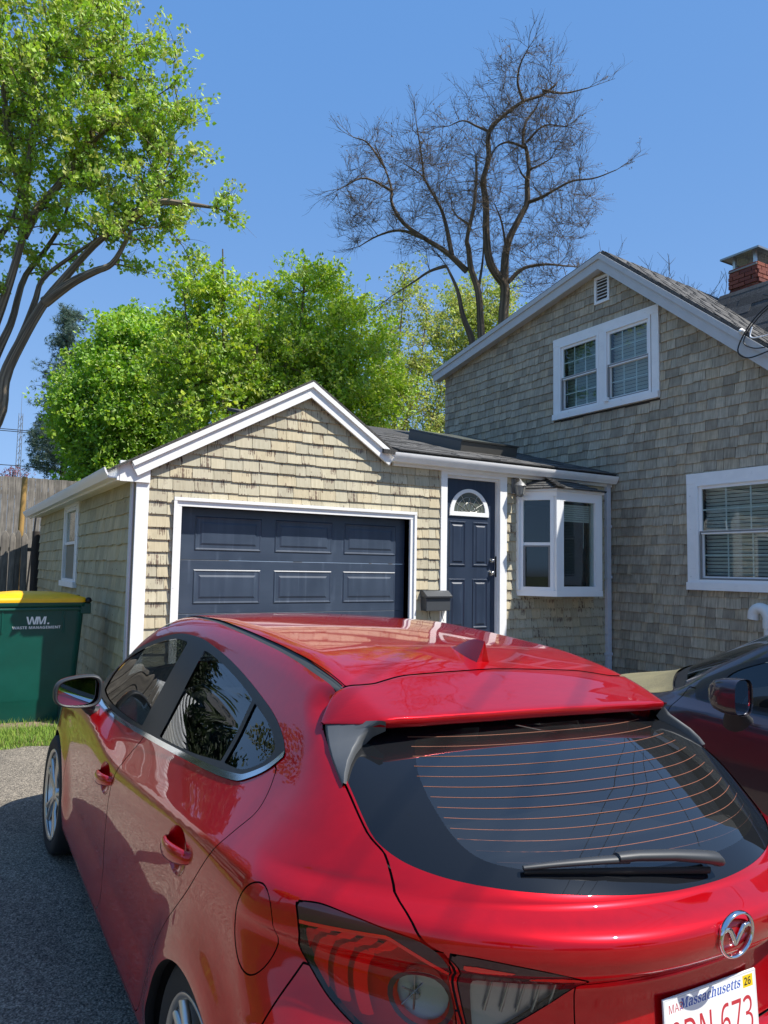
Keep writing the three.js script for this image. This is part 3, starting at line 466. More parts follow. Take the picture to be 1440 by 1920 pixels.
{
  const w0 = makeWheel();
  for (const [X, s, turn] of [[3.556, 1, .03], [3.556, -1, .03], [.875, 1, 0], [.875, -1, 0]]) { const w = w0.clone(); redCar.add(w); w.position.copy(c3(X, s * (X < 2 ? .762 : .782), .316)); w.rotation.y = (s > 0 ? Math.PI : 0) + turn; w.rotation.z = X; }
  for (const [X, Za, Ra] of carArch) for (const s of [1, -1]) {
    const rows = []; for (const [r, y] of [[Ra, .90], [Ra - .003, .875], [Ra + .02, .86], [Ra + .022, .55]]) { const row = []; for (let i = 0; i <= 40; i++) { const a = -.25 + (Math.PI + .5) * i / 40, x = X + Math.cos(a) * r, z = Za + Math.sin(a) * r, yy = y > .86 ? carYs(x, Math.max(.2, z)) - (y > .88 ? 0.0005 : .024) : y; row.push(c3(x, s * yy, z)); } rows.push(row); }
    if (s < 0) rows.reverse(); part(redCar, 'wheel_arch', grid(rows), MC.inside);
  }
}
{ // cabin: floor, dash, seats, wheel
  const bx = (X0, X1, Y0, Y1, Z0, Z1, r = .04) => { const g = rbox(X0, X1, Z0, Z1, -Y1, -Y0, r); return g; };
  part(redCar, 'cabin_floor', bx(.45, 3.2, -.70, .70, .17, .28, .02), MC.inside);
  part(redCar, 'dashboard', bx(2.72, 3.28, -.70, .70, .62, .93, .09), MC.inside);
  part(redCar, 'parcel_shelf', bx(.50, 1.05, -.56, .56, .93, .95, .01), MC.inside);
  for (const s of [1, -1]) {
    const S = sub(redCar, 'front_seat'); part(S, 'seat_cushion', bx(1.85, 2.38, s * .37 - .25, s * .37 + .25, .30, .50, .08), MC.cloth);
    const b = bx(-.07, .07, -.25, .25, 0, .62, .065); b.rotateZ(.30); b.translate(1.88, .45, -s * .37); part(S, 'seat_back', b, MC.cloth);
    const h = bx(-.05, .05, -.13, .13, 0, .19, .045); h.rotateZ(.22); h.translate(1.69, 1.07, -s * .37); part(S, 'head_rest', h, MC.cloth);
  }
  part(redCar, 'rear_seat', bx(1.02, 1.5, -.62, .62, .30, .52, .07), MC.cloth);
  { const b = bx(-.07, .07, -.62, .62, 0, .58, .06); b.rotateZ(.34); b.translate(1.12, .47, 0); part(redCar, 'rear_seat_back', b, MC.cloth); }
  for (const y of [-.38, 0, .38]) { const h = bx(-.04, .04, -.12, .12, 0, .14, .04); h.rotateZ(.3); h.translate(.93, 1.0, -y); part(redCar, 'head_rest', h, MC.cloth); }
  const st = new THREE.TorusGeometry(.175, .016, 10, 40); st.rotateY(Math.PI / 2); st.rotateZ(-.4); st.translate(2.50, .88, -.37); part(redCar, 'steering_wheel', st, MC.trim);
  part(redCar, 'rear_view_mirror', bx(2.55, 2.58, -.11, .11, 1.22, 1.29, .012), MC.trim);
}
// ---------- shingle walls ----------
const grainV = stretch(96, 6, 4), grainF = stretch(220, 10, 14), blotN = fbm(8, 4, 6), chipN = stretch(72, 12, 19), chipF = fbm(24, 3, 23);
const streakN = stretch(150, 9, 119), peelN = fbm(14, 3, 123);
const cellUV = (u, v) => [Math.floor(u * 4), Math.floor(v * 4), (u * 4) % 1, (v * 4) % 1];
const houseAtlas = tex(1024, 1, (u, v) => { const [i, j, a, b] = cellUV(u, v), k = (i * 7 + j * 3) % 5, g = (grainV(u * 1, v) - .5) * .10 + (grainF(u, v) - .5) * .07, bl = (blotN(u + .13 * k, v) - .5) * .16, crack = grainV(u, v * .3 + .1 * k) > .93 ? -.12 : 0, w = .665 + g * 1.25 + bl + crack; return [w * 1.045, w * .98, w * .86]; });
const paintAtlas = tex(1024, 1, (u, v) => {
  const [i, j, a, b] = cellUV(u, v), heavy = [.22, .32, .12, .42, .16, .26, .36, .08][(i * 3 + j * 5) % 8], g = (grainV(u, v) - .5) * .045 + (grainF(u, v) - .5) * .04 + (blotN(u, v) - .5) * .05;
  const base = [.765 + g, .73 + g, .63 + g], raw = [.56 + g * 3, .50 + g * 3, .44 + g * 3], q = streakN(u, v) * .50 + peelN(u, v) * .50, edge = b > .45 ? .10 * (b - .45) : b < .10 ? .03 : -.06, th = .775 - heavy * .45 - edge, t = Math.max(0, Math.min(1, (q - th) / .05));
  return mix(base, mix(raw, [.36, .30, .26], grainF(u, v) * .8), t * .92);
});
const cleanAtlas = tex(1024, 1, (u, v) => { const g = (grainV(u, v) - .5) * .06 + (grainF(u, v) - .5) * .05 + (blotN(u, v) - .5) * .07, q = chipN(u, v) * .62 + chipF(u, v) * .38; return q > .85 ? [.42, .37, .31] : [.72 + g, .685 + g, .56 + g]; });
const shadeTones = [[1, 1, 1], [.86, .85, .84], [1.1, 1.09, 1.07], [.93, .94, .95], [.74, .73, .72], [1.05, 1.0, .93]];
const atlasMats = new Map();
function shingleMat(atlas, k, vc = false) { const key = atlas.uuid + (vc ? 'v' : k); if (!atlasMats.has(key)) { const t = shadeTones[k]; atlasMats.set(key, new THREE.MeshStandardMaterial({ map: atlas, roughness: .92, color: vc ? lin(1, 1, 1) : lin(Math.min(1, t[0] * .9), Math.min(1, t[1] * .9), Math.min(1, t[2] * .9)), vertexColors: vc })); } return atlasMats.get(key); }
function shingleGeo(w, h, tl, tr, cell, skew = 0) {   // butt proud at the bottom, thin under the course above; tl, tr = heights of the upper corners
  const b = .024, t = .003, s = skew, P = [[-w / 2, 0, b], [w / 2, s, b], [w / 2, tr, t], [-w / 2, tl, t], [-w / 2, 0, 0], [w / 2, s, 0], [w / 2, tr, 0], [-w / 2, tl, 0]];
  const cx = (cell % 4) / 4, cy = Math.floor(cell / 4) / 4, U = (p) => [cx + .01 + .23 * Math.min(1, .5 + p[0] / .26), cy + .01 + .23 * Math.min(1, p[1] / .17)];
  const pos = [], uv = [], f = (a, c, d, e) => { for (const k of [a, c, d, a, d, e]) { pos.push(...P[k]); uv.push(...U(P[k])); } };
  f(0, 1, 2, 3); f(4, 5, 1, 0); f(4, 0, 3, 7); f(1, 5, 6, 2); f(7, 3, 2, 6);
  const g = new THREE.BufferGeometry(); g.setAttribute('position', new THREE.Float32BufferAttribute(pos, 3)); g.setAttribute('uv', new THREE.Float32BufferAttribute(uv, 2)); g.computeVertexNormals(); return g;
}
const shGeoCache = new Map();
function shingles(wall, { x0, x1, y0, top, expo = .128, wmin = .09, wmax = .24, atlas, tones = [0, 1, 2, 3, 5], holes = [], lean = .006, z = 0 }) {
  // wall: a mesh whose local x runs to the viewer's right, y up, z outward; top(x) = height where the wall ends
  const all = []; wall.updateWorldMatrix(true, false); const ymax = Math.max(...[0, .25, .5, .75, 1].map((t) => top(x0 + (x1 - x0) * t)), top((x0 + x1) / 2));
  let row = 0; for (let y = y0; y < ymax + .3; y += expo, row++) {
    let x = x0; const drift = rr(-.004, .004);
    while (x < x1 - .012) {
      let w = rr(wmin, wmax); if (x + w > x1 - wmin * .6) w = x1 - x; const a = x, b = x + w; x = b;
      let spans = [[a, b, y, y + expo + .028]];
      for (const [hx0, hx1, hy0, hy1] of holes) { if (y + expo + .028 < hy0 || y > hy1 - .004) continue; const out = []; for (const [p, q, c, d] of spans) { if (q <= hx0 || p >= hx1) { out.push([p, q, c, d]); continue; } if (p < hx0 - .01) out.push([p, hx0, c, d]); if (q > hx1 + .01) out.push([hx1, q, c, d]); const m0 = Math.max(p, hx0), m1 = Math.min(q, hx1); if (hy1 < d - .04) out.push([m0, m1, hy1, d]); if (hy0 > c + .02) out.push([m0, m1, c, hy0]); } spans = out; }
      for (const [p, q, yb, yt] of spans) {
        const gap = rr(.002, .0075), u0 = p + gap / 2, u1 = q - gap / 2; if (u1 - u0 < .012) continue;
        const full = yt - yb, by = yb + (yb === y ? drift + rr(-lean, lean) : 0), tl = Math.min(full, top(u0) - by), tr = Math.min(full, top(u1) - by); if (tl < .01 && tr < .01) continue;
        all.push({ x: (u0 + u1) / 2, y: by, w: u1 - u0, tl: Math.max(.004, tl), tr: Math.max(.004, tr), cell: Math.floor(rnd() * 16), tone: tones[Math.floor(rnd() * tones.length)], skew: rr(-.003, .003), rot: rr(-.010, .010), tilt: rr(-.0, .022) });
      }
    }
  }
  const p = V(), n = V(); for (const s of all) { p.set(s.x, s.y + .07, 0); wall.localToWorld(p); const c = p.clone().project(camera), d = p.distanceTo(camera.position); s.score = (Math.abs(c.x) < 1.01 && Math.abs(c.y) < 1.01 && c.z < 1 ? 1 : .02) * s.w * (s.tl + s.tr) / (d * d); }
  all.sort((a, b) => b.score - a.score);
  const rest = []; all.forEach((s, i) => {
    if (i < 290) {
      const wq = Math.max(.012, Math.round(s.w / .012) * .012), plain = Math.abs(s.tl - expo - .028) < 1e-6 && Math.abs(s.tr - expo - .028) < 1e-6, key = [plain ? wq.toFixed(3) : s.w + ',' + s.tl + ',' + s.tr, s.cell, expo].join('|');
      let g = shGeoCache.get(key); if (!g) { g = shingleGeo(plain ? wq : s.w, s.tl, s.tl, s.tr, s.cell, 0); shGeoCache.set(key, g); }
      const m = part(wall, 'shingle', g, shingleMat(atlas, s.tone)); m.position.set(s.x, s.y, z + .002); if (plain) m.scale.x = s.w / wq; m.rotation.z = s.rot; m.rotation.x = s.tilt;
    } else {
      const g = shingleGeo(s.w, s.tl, s.tl, s.tr, s.cell, s.skew); g.rotateX(s.tilt); g.rotateZ(s.rot); g.translate(s.x, s.y, z + .002); const t = shadeTones[s.tone], c = new Float32Array(g.attributes.position.count * 3); for (let k = 0; k < c.length; k++) c[k] = Math.min(1, t[k % 3] * .9); g.setAttribute('color', new THREE.BufferAttribute(c, 3)); rest.push(g);
    }
  });
  if (rest.length) { const g = mergeGeometries(rest), m = part(wall, 'more_shingles', g, shingleMat(atlas, 0, true)); m.userData.kind = 'stuff'; }
}
// ---------- shared building materials ----------
const whiteN = fbm(10, 4, 12), whiteTex = tex(512, 1.0, (u, v) => { const k = .94 + .05 * (whiteN(u, v) - .5) - (chipF(u, v) > .86 ? .09 : 0) - (grainF(v, u) > .9 ? .03 : 0); return [k, k * .995, k * .985]; });
const MB = {
  white: new THREE.MeshStandardMaterial({ map: whiteTex, roughness: .55 }),
  vinyl: mat(.86, .86, .85, .35), lavender: mat(.62, .62, .66, .45), greyTrim: new THREE.MeshStandardMaterial({ map: whiteTex, color: lin(.62, .63, .64), roughness: .7 }),  // the lavender grey is white trim with its shade put into the colour
  sheath: mat(.05, .043, .035, .95), creamSheath: mat(.26, .235, .18, .95), navy: null, navyDoor: null,
  glass: new THREE.MeshPhysicalMaterial({ color: lin(.80, .86, .85), roughness: 0, transmission: 1, thickness: 0, ior: 1.5 }),
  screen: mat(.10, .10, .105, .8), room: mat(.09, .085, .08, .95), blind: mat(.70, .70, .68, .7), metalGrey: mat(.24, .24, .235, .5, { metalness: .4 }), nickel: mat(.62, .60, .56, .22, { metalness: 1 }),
  black: mat(.016, .016, .017, .45), bronze: mat(.09, .085, .075, .5), lead: mat(.20, .19, .17, .4, { metalness: .6 }),
};
{ const s1 = stretch(40, 3, 61), s2 = fbm(7, 4, 62), s3 = stretch(90, 5, 63); const navyTex = tex(512, 1.6, (u, v) => { const sc = Math.max(0, s3(u, v) - .80) * .55 * s2(v, u), k = (s1(u, v) - .5) * .035 + (s2(u, v) - .5) * .05 + sc; return [.225 + k, .27 + k, .335 + k]; }); MB.navy = new THREE.MeshStandardMaterial({ map: navyTex, roughness: .42 }); MB.navyDoor = new THREE.MeshStandardMaterial({ map: navyTex, color: lin(.62, .66, .74), roughness: .36 }); }
const gr1 = noise2(200, 71), gr2 = fbm(9, 4, 72), roofTex = tex(1024, 1.2, (u, v) => { const k = .34 + (gr1(u, v) - .5) * .26 + (gr2(u, v) - .5) * .12; return [k * 1.02, k, k * .97]; });
const roofMats = [.55, .72, .9, 1].map((k) => new THREE.MeshStandardMaterial({ map: roofTex, color: lin(k, k, k), roughness: .96 }));
function asphaltCourses(roof, { ox, oy, oz, along, up, len, rise, expo = .14, tab = .30, n0 = 0, limit }) {  // overlapping tabs on a sloping slab; each tab a mesh
  const A = along.clone().normalize(), U = up.clone().normalize(), N = A.clone().cross(U).normalize(); if (N.y < 0) N.negate(); const base = new THREE.Matrix4().makeBasis(A, U, A.clone().cross(U)); const geos = [];
  for (let k = 0; k < 8; k++) { const g = planarUV(box(0, 1, 0, 1, 0, 1)); const uv = g.attributes.uv; for (let i = 0; i < uv.count; i++) uv.setXY(i, uv.getX(i) * tab + k * .37, uv.getY(i) * .2 + k * .21); geos.push(g); }
  let c = 0; for (let s = 0; s < rise - .02; s += expo) { let a = -rnd() * tab; while (a < len) { const w = tab * rr(.75, 1.2), a0 = Math.max(0, a), a1 = Math.min(len, a + w - .004); a += w; if (a1 - a0 < .02) continue;
    const P = V(ox, oy, oz).addScaledVector(A, a0).addScaledVector(U, s + rr(-.004, .004)).addScaledVector(N, .004); if (limit && !limit(P)) continue;
    const m = part(roof, 'roof_shingle', geos[Math.floor(rnd() * 8)], roofMats[Math.floor(rnd() * 4)]); const th = rr(.010, .020); m.matrixAutoUpdate = false; const tilt = new THREE.Matrix4().makeRotationX(.0); m.matrix.copy(base).setPosition(P).multiply(new THREE.Matrix4().makeScale(a1 - a0, Math.min(expo + .03, rise - s), th)); m.matrix.decompose(m.position, m.quaternion, m.scale); m.matrixAutoUpdate = true; c++; } }
  return c;
}
function blind(parent, w, h, z, slat = .05, drop = 1, matl = MB.blind) { const l = []; for (let y = h / 2 - .03; y > h / 2 - h * drop; y -= slat) { const g = box(-w / 2, w / 2, -.002, .002, -slat * .42, slat * .42); g.rotateX(-1.12 + rr(-.05, .05)); g.translate(0, y, z); l.push(g); } const m = part(parent, 'blind', merge(l), matl); m.userData.kind = 'stuff'; return m; }
function frameGeo(w, h, t, z0, z1) { return [box(-w / 2, w / 2, h / 2 - t, h / 2, z0, z1), box(-w / 2, w / 2, -h / 2, -h / 2 + t, z0, z1), box(-w / 2, -w / 2 + t, -h / 2 + t, h / 2 - t, z0 + .001, z1 - .001), box(w / 2 - t, w / 2, -h / 2 + t, h / 2 - t, z0 + .001, z1 - .001)]; }
function doubleHung(parent, x, y, w, h, o = {}) {  // sash window centred on (x, y); local z outward
  const W = sub(parent, o.name || 'window'); W.position.set(x, y, o.z || 0); const rail = .04, fr = o.frame || MB.vinyl;
  part(W, 'window_frame', merge(frameGeo(w, h, .035, -.06, .045)), fr);
  const sw = w - .07, sh = (h - .07) / 2 + .018;
  for (const [up, zz] of [[1, .005], [-1, -.022]]) {
    const S = sub(W, 'sash'); S.position.set(0, up * (h - .07 - sh) / 2, zz);
    part(S, 'sash_frame', merge(frameGeo(sw, sh, rail, -.012, .016)), fr);
    part(S, 'pane', box(-sw / 2 + rail * .6, sw / 2 - rail * .6, -sh / 2 + rail * .6, sh / 2 - rail * .6, -.003, .001), MB.glass);
    const nx = o.grid?.[0] || 0, ny = o.grid?.[1] || 0;
    for (let i = 1; i < nx; i++) { const gx = -sw / 2 + rail + (sw - 2 * rail) * i / nx; part(S, 'muntin', box(gx - .008, gx + .008, -sh / 2 + rail, sh / 2 - rail, -.011, -.0045), fr); }
    for (let i = 1; i < ny; i++) { const gy = -sh / 2 + rail + (sh - 2 * rail) * i / ny; part(S, 'muntin', box(-sw / 2 + rail, sw / 2 - rail, gy - .008, gy + .008, -.0125, -.0055), fr); }
  }
  if (o.screen) part(W, 'insect_screen_frame', merge(frameGeo(sw - .01, sh, .022, -.004, .010).map((g) => g.translate(0, -(h - .07 - sh) / 2, .012))), MB.metalGrey);
  if (o.blind) blind(W, w - .09, h - .1, -.11, o.slat || .05, o.blind, o.blindMat || MB.blind);
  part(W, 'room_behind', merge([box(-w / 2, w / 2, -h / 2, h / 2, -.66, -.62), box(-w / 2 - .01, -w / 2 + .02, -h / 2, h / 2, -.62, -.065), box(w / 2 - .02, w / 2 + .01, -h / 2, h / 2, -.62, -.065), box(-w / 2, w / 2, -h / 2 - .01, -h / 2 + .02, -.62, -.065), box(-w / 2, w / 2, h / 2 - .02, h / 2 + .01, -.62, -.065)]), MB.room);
  return W;
}
function casing(parent, x, y, w, h, t = .10, out = .03, m = MB.white, sillOut = .03) { const C = [box(-w / 2 - t, w / 2 + t, h / 2, h / 2 + t, 0, out + .004), box(-w / 2 - t, -w / 2, -h / 2, h / 2, 0, out), box(w / 2, w / 2 + t, -h / 2, h / 2, 0, out), box(-w / 2 - t, w / 2 + t, -h / 2 - t * .75, -h / 2, 0, out + sillOut)]; ['head_casing', 'side_casing', 'side_casing', 'sill'].forEach((n, i) => { const g = planarUV(C[i]); g.translate(x, y, 0); part(parent, n, g, m); }); }
function board(parent, name, a, b, wid, thick, m, n = V(0, 0, 1)) {   // plank from a to b (centre of its upper edge), wid downwards
  const d = b.clone().sub(a), L = d.length(), A = d.normalize(), W = n.clone().cross(A).normalize(); if (W.y < 0) W.negate(); const g = planarUV(box(0, L, -wid, 0, 0, thick)); const M = new THREE.Matrix4().makeBasis(A, W, A.clone().cross(W)).setPosition(a); g.applyMatrix4(M); g.computeVertexNormals(); return part(parent, name, g, m);
}
// ---------- garage with gable, joined to the entry wing ----------
const ZF = -7.3;
const garage = thing('garage', 'cream shingled gable garage with navy sectional door and peeling paint', 'garage');
garage.position.set(1.62, 0, ZF);
const GX = (x) => x - 1.62;                    // world x -> garage x
{
  const peakX = 3.41, rakeL = (x) => 2.60 + (x - 1.55) * .553, rakeR = (x) => 3.63 - (x - peakX) * .655, topG = (x) => Math.min(rakeL(x), rakeR(x));
  // front wall round the door opening
  const dx0 = 2.055, dx1 = 4.735, dtop = 2.262;
  const wallF = part(garage, 'front_wall', (() => { const s = new THREE.Shape(); s.moveTo(GX(1.60), -.15); s.lineTo(GX(dx0), -.15); s.lineTo(GX(dx0), dtop); s.lineTo(GX(dx1), dtop); s.lineTo(GX(dx1), -.15); s.lineTo(GX(5.0), -.15); s.lineTo(GX(5.0), 2.95); s.lineTo(GX(4.47), 2.93); s.lineTo(GX(peakX), 3.60); s.lineTo(GX(1.60), 2.60); const g = new THREE.ExtrudeGeometry(s, { depth: .1, bevelEnabled: false }); g.translate(0, 0, -.1); return g; })(), MB.creamSheath);
  shingles(wallF, { x0: GX(1.715), x1: GX(5.0), y0: -.02, top: (x) => x > GX(4.44) ? 2.94 : topG(x + 1.62) - .05, expo: .122, wmin: .10, wmax: .235, atlas: paintAtlas, holes: [[GX(1.978), GX(4.808), -1, 2.345]], lean: .005 });
  // left wall
  const wallL = part(garage, 'side_wall', box(-7.3, 0, -.15, 2.56, -.1, 0), MB.creamSheath); wallL.rotation.y = -Math.PI / 2; wallL.position.set(0, 0, 0);
  const wz = [-11.55, -10.50], wy = [1.44, 2.48];
  shingles(wallL, { x0: -7.3, x1: -.10, y0: .02, top: () => 2.5, expo: .155, wmin: .10, wmax: .26, atlas: cleanAtlas, holes: [[wz[0] - ZF - .10, wz[1] - ZF + .10, wy[0] - .07, wy[1] + .1]], lean: .006 });
  const wall2 = sub(garage, 'side_window'); wall2.rotation.y = -Math.PI / 2; { const cx = (wz[0] + wz[1]) / 2 - ZF, cy = (wy[0] + wy[1]) / 2; casing(wall2, cx, cy, wz[1] - wz[0], wy[1] - wy[0], .10, .035); doubleHung(wall2, cx, cy, wz[1] - wz[0], wy[1] - wy[0], { name: 'sashes', grid: [3, 2], z: .0 }); }
  part(garage, 'back_wall', box(0, GX(5.0), -.15, 2.6, -7.4, -7.3), MB.sheath);
  // corner boards
  part(garage, 'corner_board', planarUV(box(GX(1.615), GX(1.735), -.12, 2.50, .002, .032)), MB.white);
  part(garage, 'corner_board', planarUV(box(-.035, -.004, -.12, 2.49, -.10, -.012)), MB.lavender, 'white side board of the corner, its shade coloured grey');  // white board on the shaded side; the shade is in its colour
  // rake boards and roof
  const zf = .06, pk = V(GX(peakX), 3.66, zf);
  board(garage, 'rake_board', V(GX(1.55), 2.632, zf), pk, .125, .025, MB.white); board(garage, 'rake_board', pk.clone().add(V(0, 0, .001)), V(GX(4.47), 2.965, zf), .125, .025, MB.white);
  board(garage, 'rake_moulding', V(GX(1.55), 2.652, zf + .02), pk.clone().add(V(0, .022, .02)), .048, .03, MB.white); board(garage, 'rake_moulding', pk.clone().add(V(0, .022, .021)), V(GX(4.47), 2.99, zf + .02), .048, .03, MB.white);
  // boxed eave return at the left corner, gutter and soffit along the left wall
  part(garage, 'eave_return', planarUV(box(GX(1.455), GX(1.735), 2.465, 2.66, .015, .055)), MB.white);
  const slab = (x0, y0, x1, y1, name) => { const s = new THREE.Shape(); const n = V(-(y1 - y0), x1 - x0, 0).normalize().multiplyScalar(.02); s.moveTo(GX(x0), y0); s.lineTo(GX(x1), y1); s.lineTo(GX(x1) + n.x, y1 + n.y); s.lineTo(GX(x0) + n.x, y0 + n.y); const g = new THREE.ExtrudeGeometry(s, { depth: 7.52, bevelEnabled: false }); g.translate(0, 0, -7.41); return part(garage, name, planarUV(g), roofMats[1]); };
  const rl = slab(1.40, 2.575, peakX, 3.685, 'roof_slope'); slab(peakX, 3.685, 4.50, 2.985, 'roof_slope');
  part(garage, 'soffit', box(GX(1.45), 0, 2.495, 2.515, -7.4, .05), MB.white);
  part(garage, 'fascia', planarUV(box(GX(1.43), GX(1.455), 2.47, 2.60, -7.45, .05)), MB.white);
  { const s = new THREE.Shape(); s.moveTo(0, 0); s.lineTo(-.07, 0); s.bezierCurveTo(-.085, .03, -.11, .05, -.115, .095); s.lineTo(-.105, .095); s.lineTo(-.065, .012); s.lineTo(0, .012); const g = new THREE.ExtrudeGeometry(s, { depth: 7.45, bevelEnabled: false }); g.translate(GX(1.43), 2.49, -7.42); part(garage, 'gutter', g, MB.vinyl); }
  // overhead door: four sections, three raised panels each
  const zd = -.10; for (let r = 0; r < 4; r++) {
    const y1 = 2.275 - r * .538, y0 = y1 - .5355, sec = part(garage, 'door_section', rbox(GX(2.04), GX(4.75), y0, y1, zd - .045, zd, .003), MB.navy);
    for (const [a, b] of [[2.23, 2.945], [3.095, 3.78], [3.925, 4.61]]) {
      const x0 = GX(a), x1 = GX(b), p0 = y0 + .095, p1 = y1 - .095;
      const ring = (i, z) => [V(x0 + i, p0 + i, z), V(x1 - i, p0 + i, z), V(x1 - i, p1 - i, z), V(x0 + i, p1 - i, z), V(x0 + i, p0 + i, z)];
      const rows = [[0, zd + .001], [.010, zd + .008], [.026, zd + .003], [.055, zd + .003], [.074, zd + .010], [.076, zd + .0103], [(p1 - p0) / 2, zd + .0103]].map(([i, z]) => ring(Math.min(i, (p1 - p0) / 2), z));
      const q = []; for (let k = 0; k < rows.length - 1; k++) for (let j = 0; j < 4; j++) { const [A, B, C, D] = [rows[k][j], rows[k][j + 1], rows[k + 1][j + 1], rows[k + 1][j]]; for (const v of [A, B, C, A, C, D]) q.push(v.x, v.y, v.z); }
      const g = new THREE.BufferGeometry(); g.setAttribute('position', new THREE.Float32BufferAttribute(q, 3)); g.computeVertexNormals(); part(sec, 'raised_panel', planarUV(g), MB.navy);
    }
  }
  part(garage, 'door_frame', planarUV(merge([box(GX(1.985), GX(2.055), -.12, 2.262, -.14, .034), box(GX(4.735), GX(4.80), -.12, 2.262, -.14, .034), box(GX(1.985), GX(4.80), 2.262, 2.335, -.14, .036)])), MB.white);
  part(garage, 'door_frame_moulding', planarUV(merge([box(GX(1.975), GX(2.005), -.12, 2.34, .036, .052), box(GX(4.78), GX(4.81), -.12, 2.34, .036, .052), box(GX(1.975), GX(4.81), 2.315, 2.347, .037, .054)])), MB.white);
}
// ---------- entry wing between garage and house ----------
const wing = thing('entry_wing', 'low shingled entry wing with navy front door and bay window', 'entry');
wing.position.set(5.0, 0, ZF);
{
  const wx = (x) => x - 5.0, slope = .266, roofY = (z) => 3.03 + slope * (-z - 7.15);
  const wall = part(wing, 'front_wall', planarUV(merge([box(0, wx(5.22), -.2, 2.95, -.1, 0), box(wx(6.12), wx(6.40), -.2, 2.95, -.1, 0), box(wx(5.22), wx(6.12), 2.84, 2.95, -.1, 0), box(wx(6.40), wx(7.75), -.2, 1.44, -.1, 0), box(wx(6.40), wx(7.75), 2.66, 2.95, -.1, 0), box(wx(7.75), wx(8.09), -.2, 2.95, -.1, 0)])), MB.creamSheath);
  shingles(wall, { x0: 0, x1: wx(8.07), y0: -.02, top: () => 2.94, expo: .122, wmin: .09, wmax: .22, atlas: paintAtlas, tones: [0, 1, 3, 5], holes: [[wx(5.17), wx(6.18), -1, 2.905], [wx(6.36), wx(7.76), 1.40, 2.66]], lean: .005 });
  part(wing, 'step', planarUV(merge([box(wx(5.0), wx(6.4), -.2, .42, .0, .95), box(wx(5.0), wx(6.4), -.2, .20, .95, 1.3)])), mat(.36, .34, .31, .95));
  // roof with gutter and skylight
  const roof = part(wing, 'roof', planarUV((() => { const s = new THREE.Shape(); s.moveTo(7.17, roofY(-7.17) - .05); s.lineTo(12.6, roofY(-12.6) - .05); s.lineTo(12.6, roofY(-12.6)); s.lineTo(7.17, roofY(-7.17)); const g = new THREE.ExtrudeGeometry(s, { depth: 8.07 - 4.30, bevelEnabled: false }); g.rotateY(Math.PI / 2); g.scale(1, 1, 1); g.translate(wx(4.30), 0, -ZF); return g; })()), roofMats[0]);
  asphaltCourses(roof, { ox: wx(4.32), oy: roofY(-7.15) + .002, oz: -7.15 - ZF, along: V(1, 0, 0), up: V(0, slope, -1), len: 3.74, rise: 3.2, expo: .15, tab: .32, limit: (P) => P.x + 5 > 4.40 + Math.max(0, (-(P.z + ZF) - 7.1) * .0) });
  { const s = new THREE.Shape(); s.moveTo(0, 0); s.lineTo(.075, 0); s.bezierCurveTo(.09, .03, .115, .05, .12, .10); s.lineTo(.11, .10); s.lineTo(.068, .012); s.lineTo(0, .012); const g = new THREE.ExtrudeGeometry(s, { depth: 8.06 - 4.42, bevelEnabled: false }); g.rotateY(Math.PI / 2); g.scale(1, 1, -1); const ix = g.attributes.position; g.translate(wx(4.42), 2.905, .07); const g2 = planarUV(g); g2.computeVertexNormals(); const m = new THREE.MeshStandardMaterial({ map: whiteTex, roughness: .45, side: THREE.DoubleSide }); part(wing, 'gutter', g2, m); }
  part(wing, 'fascia', planarUV(box(wx(4.47), wx(8.06), 2.87, 3.0, .02, .065)), MB.white);
  const U = V(0, slope, -1).normalize(), sk = sub(wing, 'skylight'); const sx0 = 6.02, sx1 = 7.02, sz = -8.05; sk.position.set(wx(sx0), roofY(sz) + .01, sz - ZF); sk.rotation.x = Math.atan(slope);
  part(sk, 'curb', rbox(0, sx1 - sx0, 0, .15, -1.35, 0, .012), MB.bronze); part(sk, 'glazing', rbox(.035, sx1 - sx0 - .035, .14, .165, -1.31, -.04, .008), mat(.13, .135, .11, .22)); part(sk, 'frame_edge', merge([box(0, sx1 - sx0, .15, .172, -.04, .012), box(0, .035, .15, .172, -1.35, -.04), box(sx1 - sx0 - .035, sx1 - sx0, .15, .172, -1.35, -.04)]), mat(.05, .05, .045, .35));
  // front door
  const D = sub(wing, 'front_door'); D.position.set(wx(5.265), .745, -.055); const dw = .80, dh = 2.055;
  part(D, 'door_slab', rbox(0, dw, 0, dh, -.04, 0, .003), MB.navyDoor);
  for (const [a, b, c, d] of [[.085, .335, .985, 1.535], [.445, .685, .985, 1.535], [.085, .335, .22, .83], [.445, .685, .22, .83]]) {
    const ring = (i, z) => [V(a + i, c + i, z), V(b - i, c + i, z), V(b - i, d - i, z), V(a + i, d - i, z), V(a + i, c + i, z)], rows = [[0, .0005], [.007, .010], [.016, .011], [.026, .001], [.045, .001], [.062, .012], [.07, .012], [.11, .012]].map(([i, z]) => ring(i, z)), q = [];
    for (let k = 0; k < rows.length - 1; k++) for (let j = 0; j < 4; j++) { const [A, B, C, E] = [rows[k][j], rows[k][j + 1], rows[k + 1][j + 1], rows[k + 1][j]]; for (const v of [A, B, C, A, C, E]) q.push(v.x, v.y, v.z); }
    q.push(a + .11, c + .11, .012, b - .11, c + .11, .012, b - .11, d - .11, .012, a + .11, c + .11, .012, b - .11, d - .11, .012, a + .11, d - .11, .012);
    const g = new THREE.BufferGeometry(); g.setAttribute('position', new THREE.Float32BufferAttribute(q, 3)); g.computeVertexNormals(); part(D, 'raised_panel', planarUV(g), MB.navyDoor);
  }
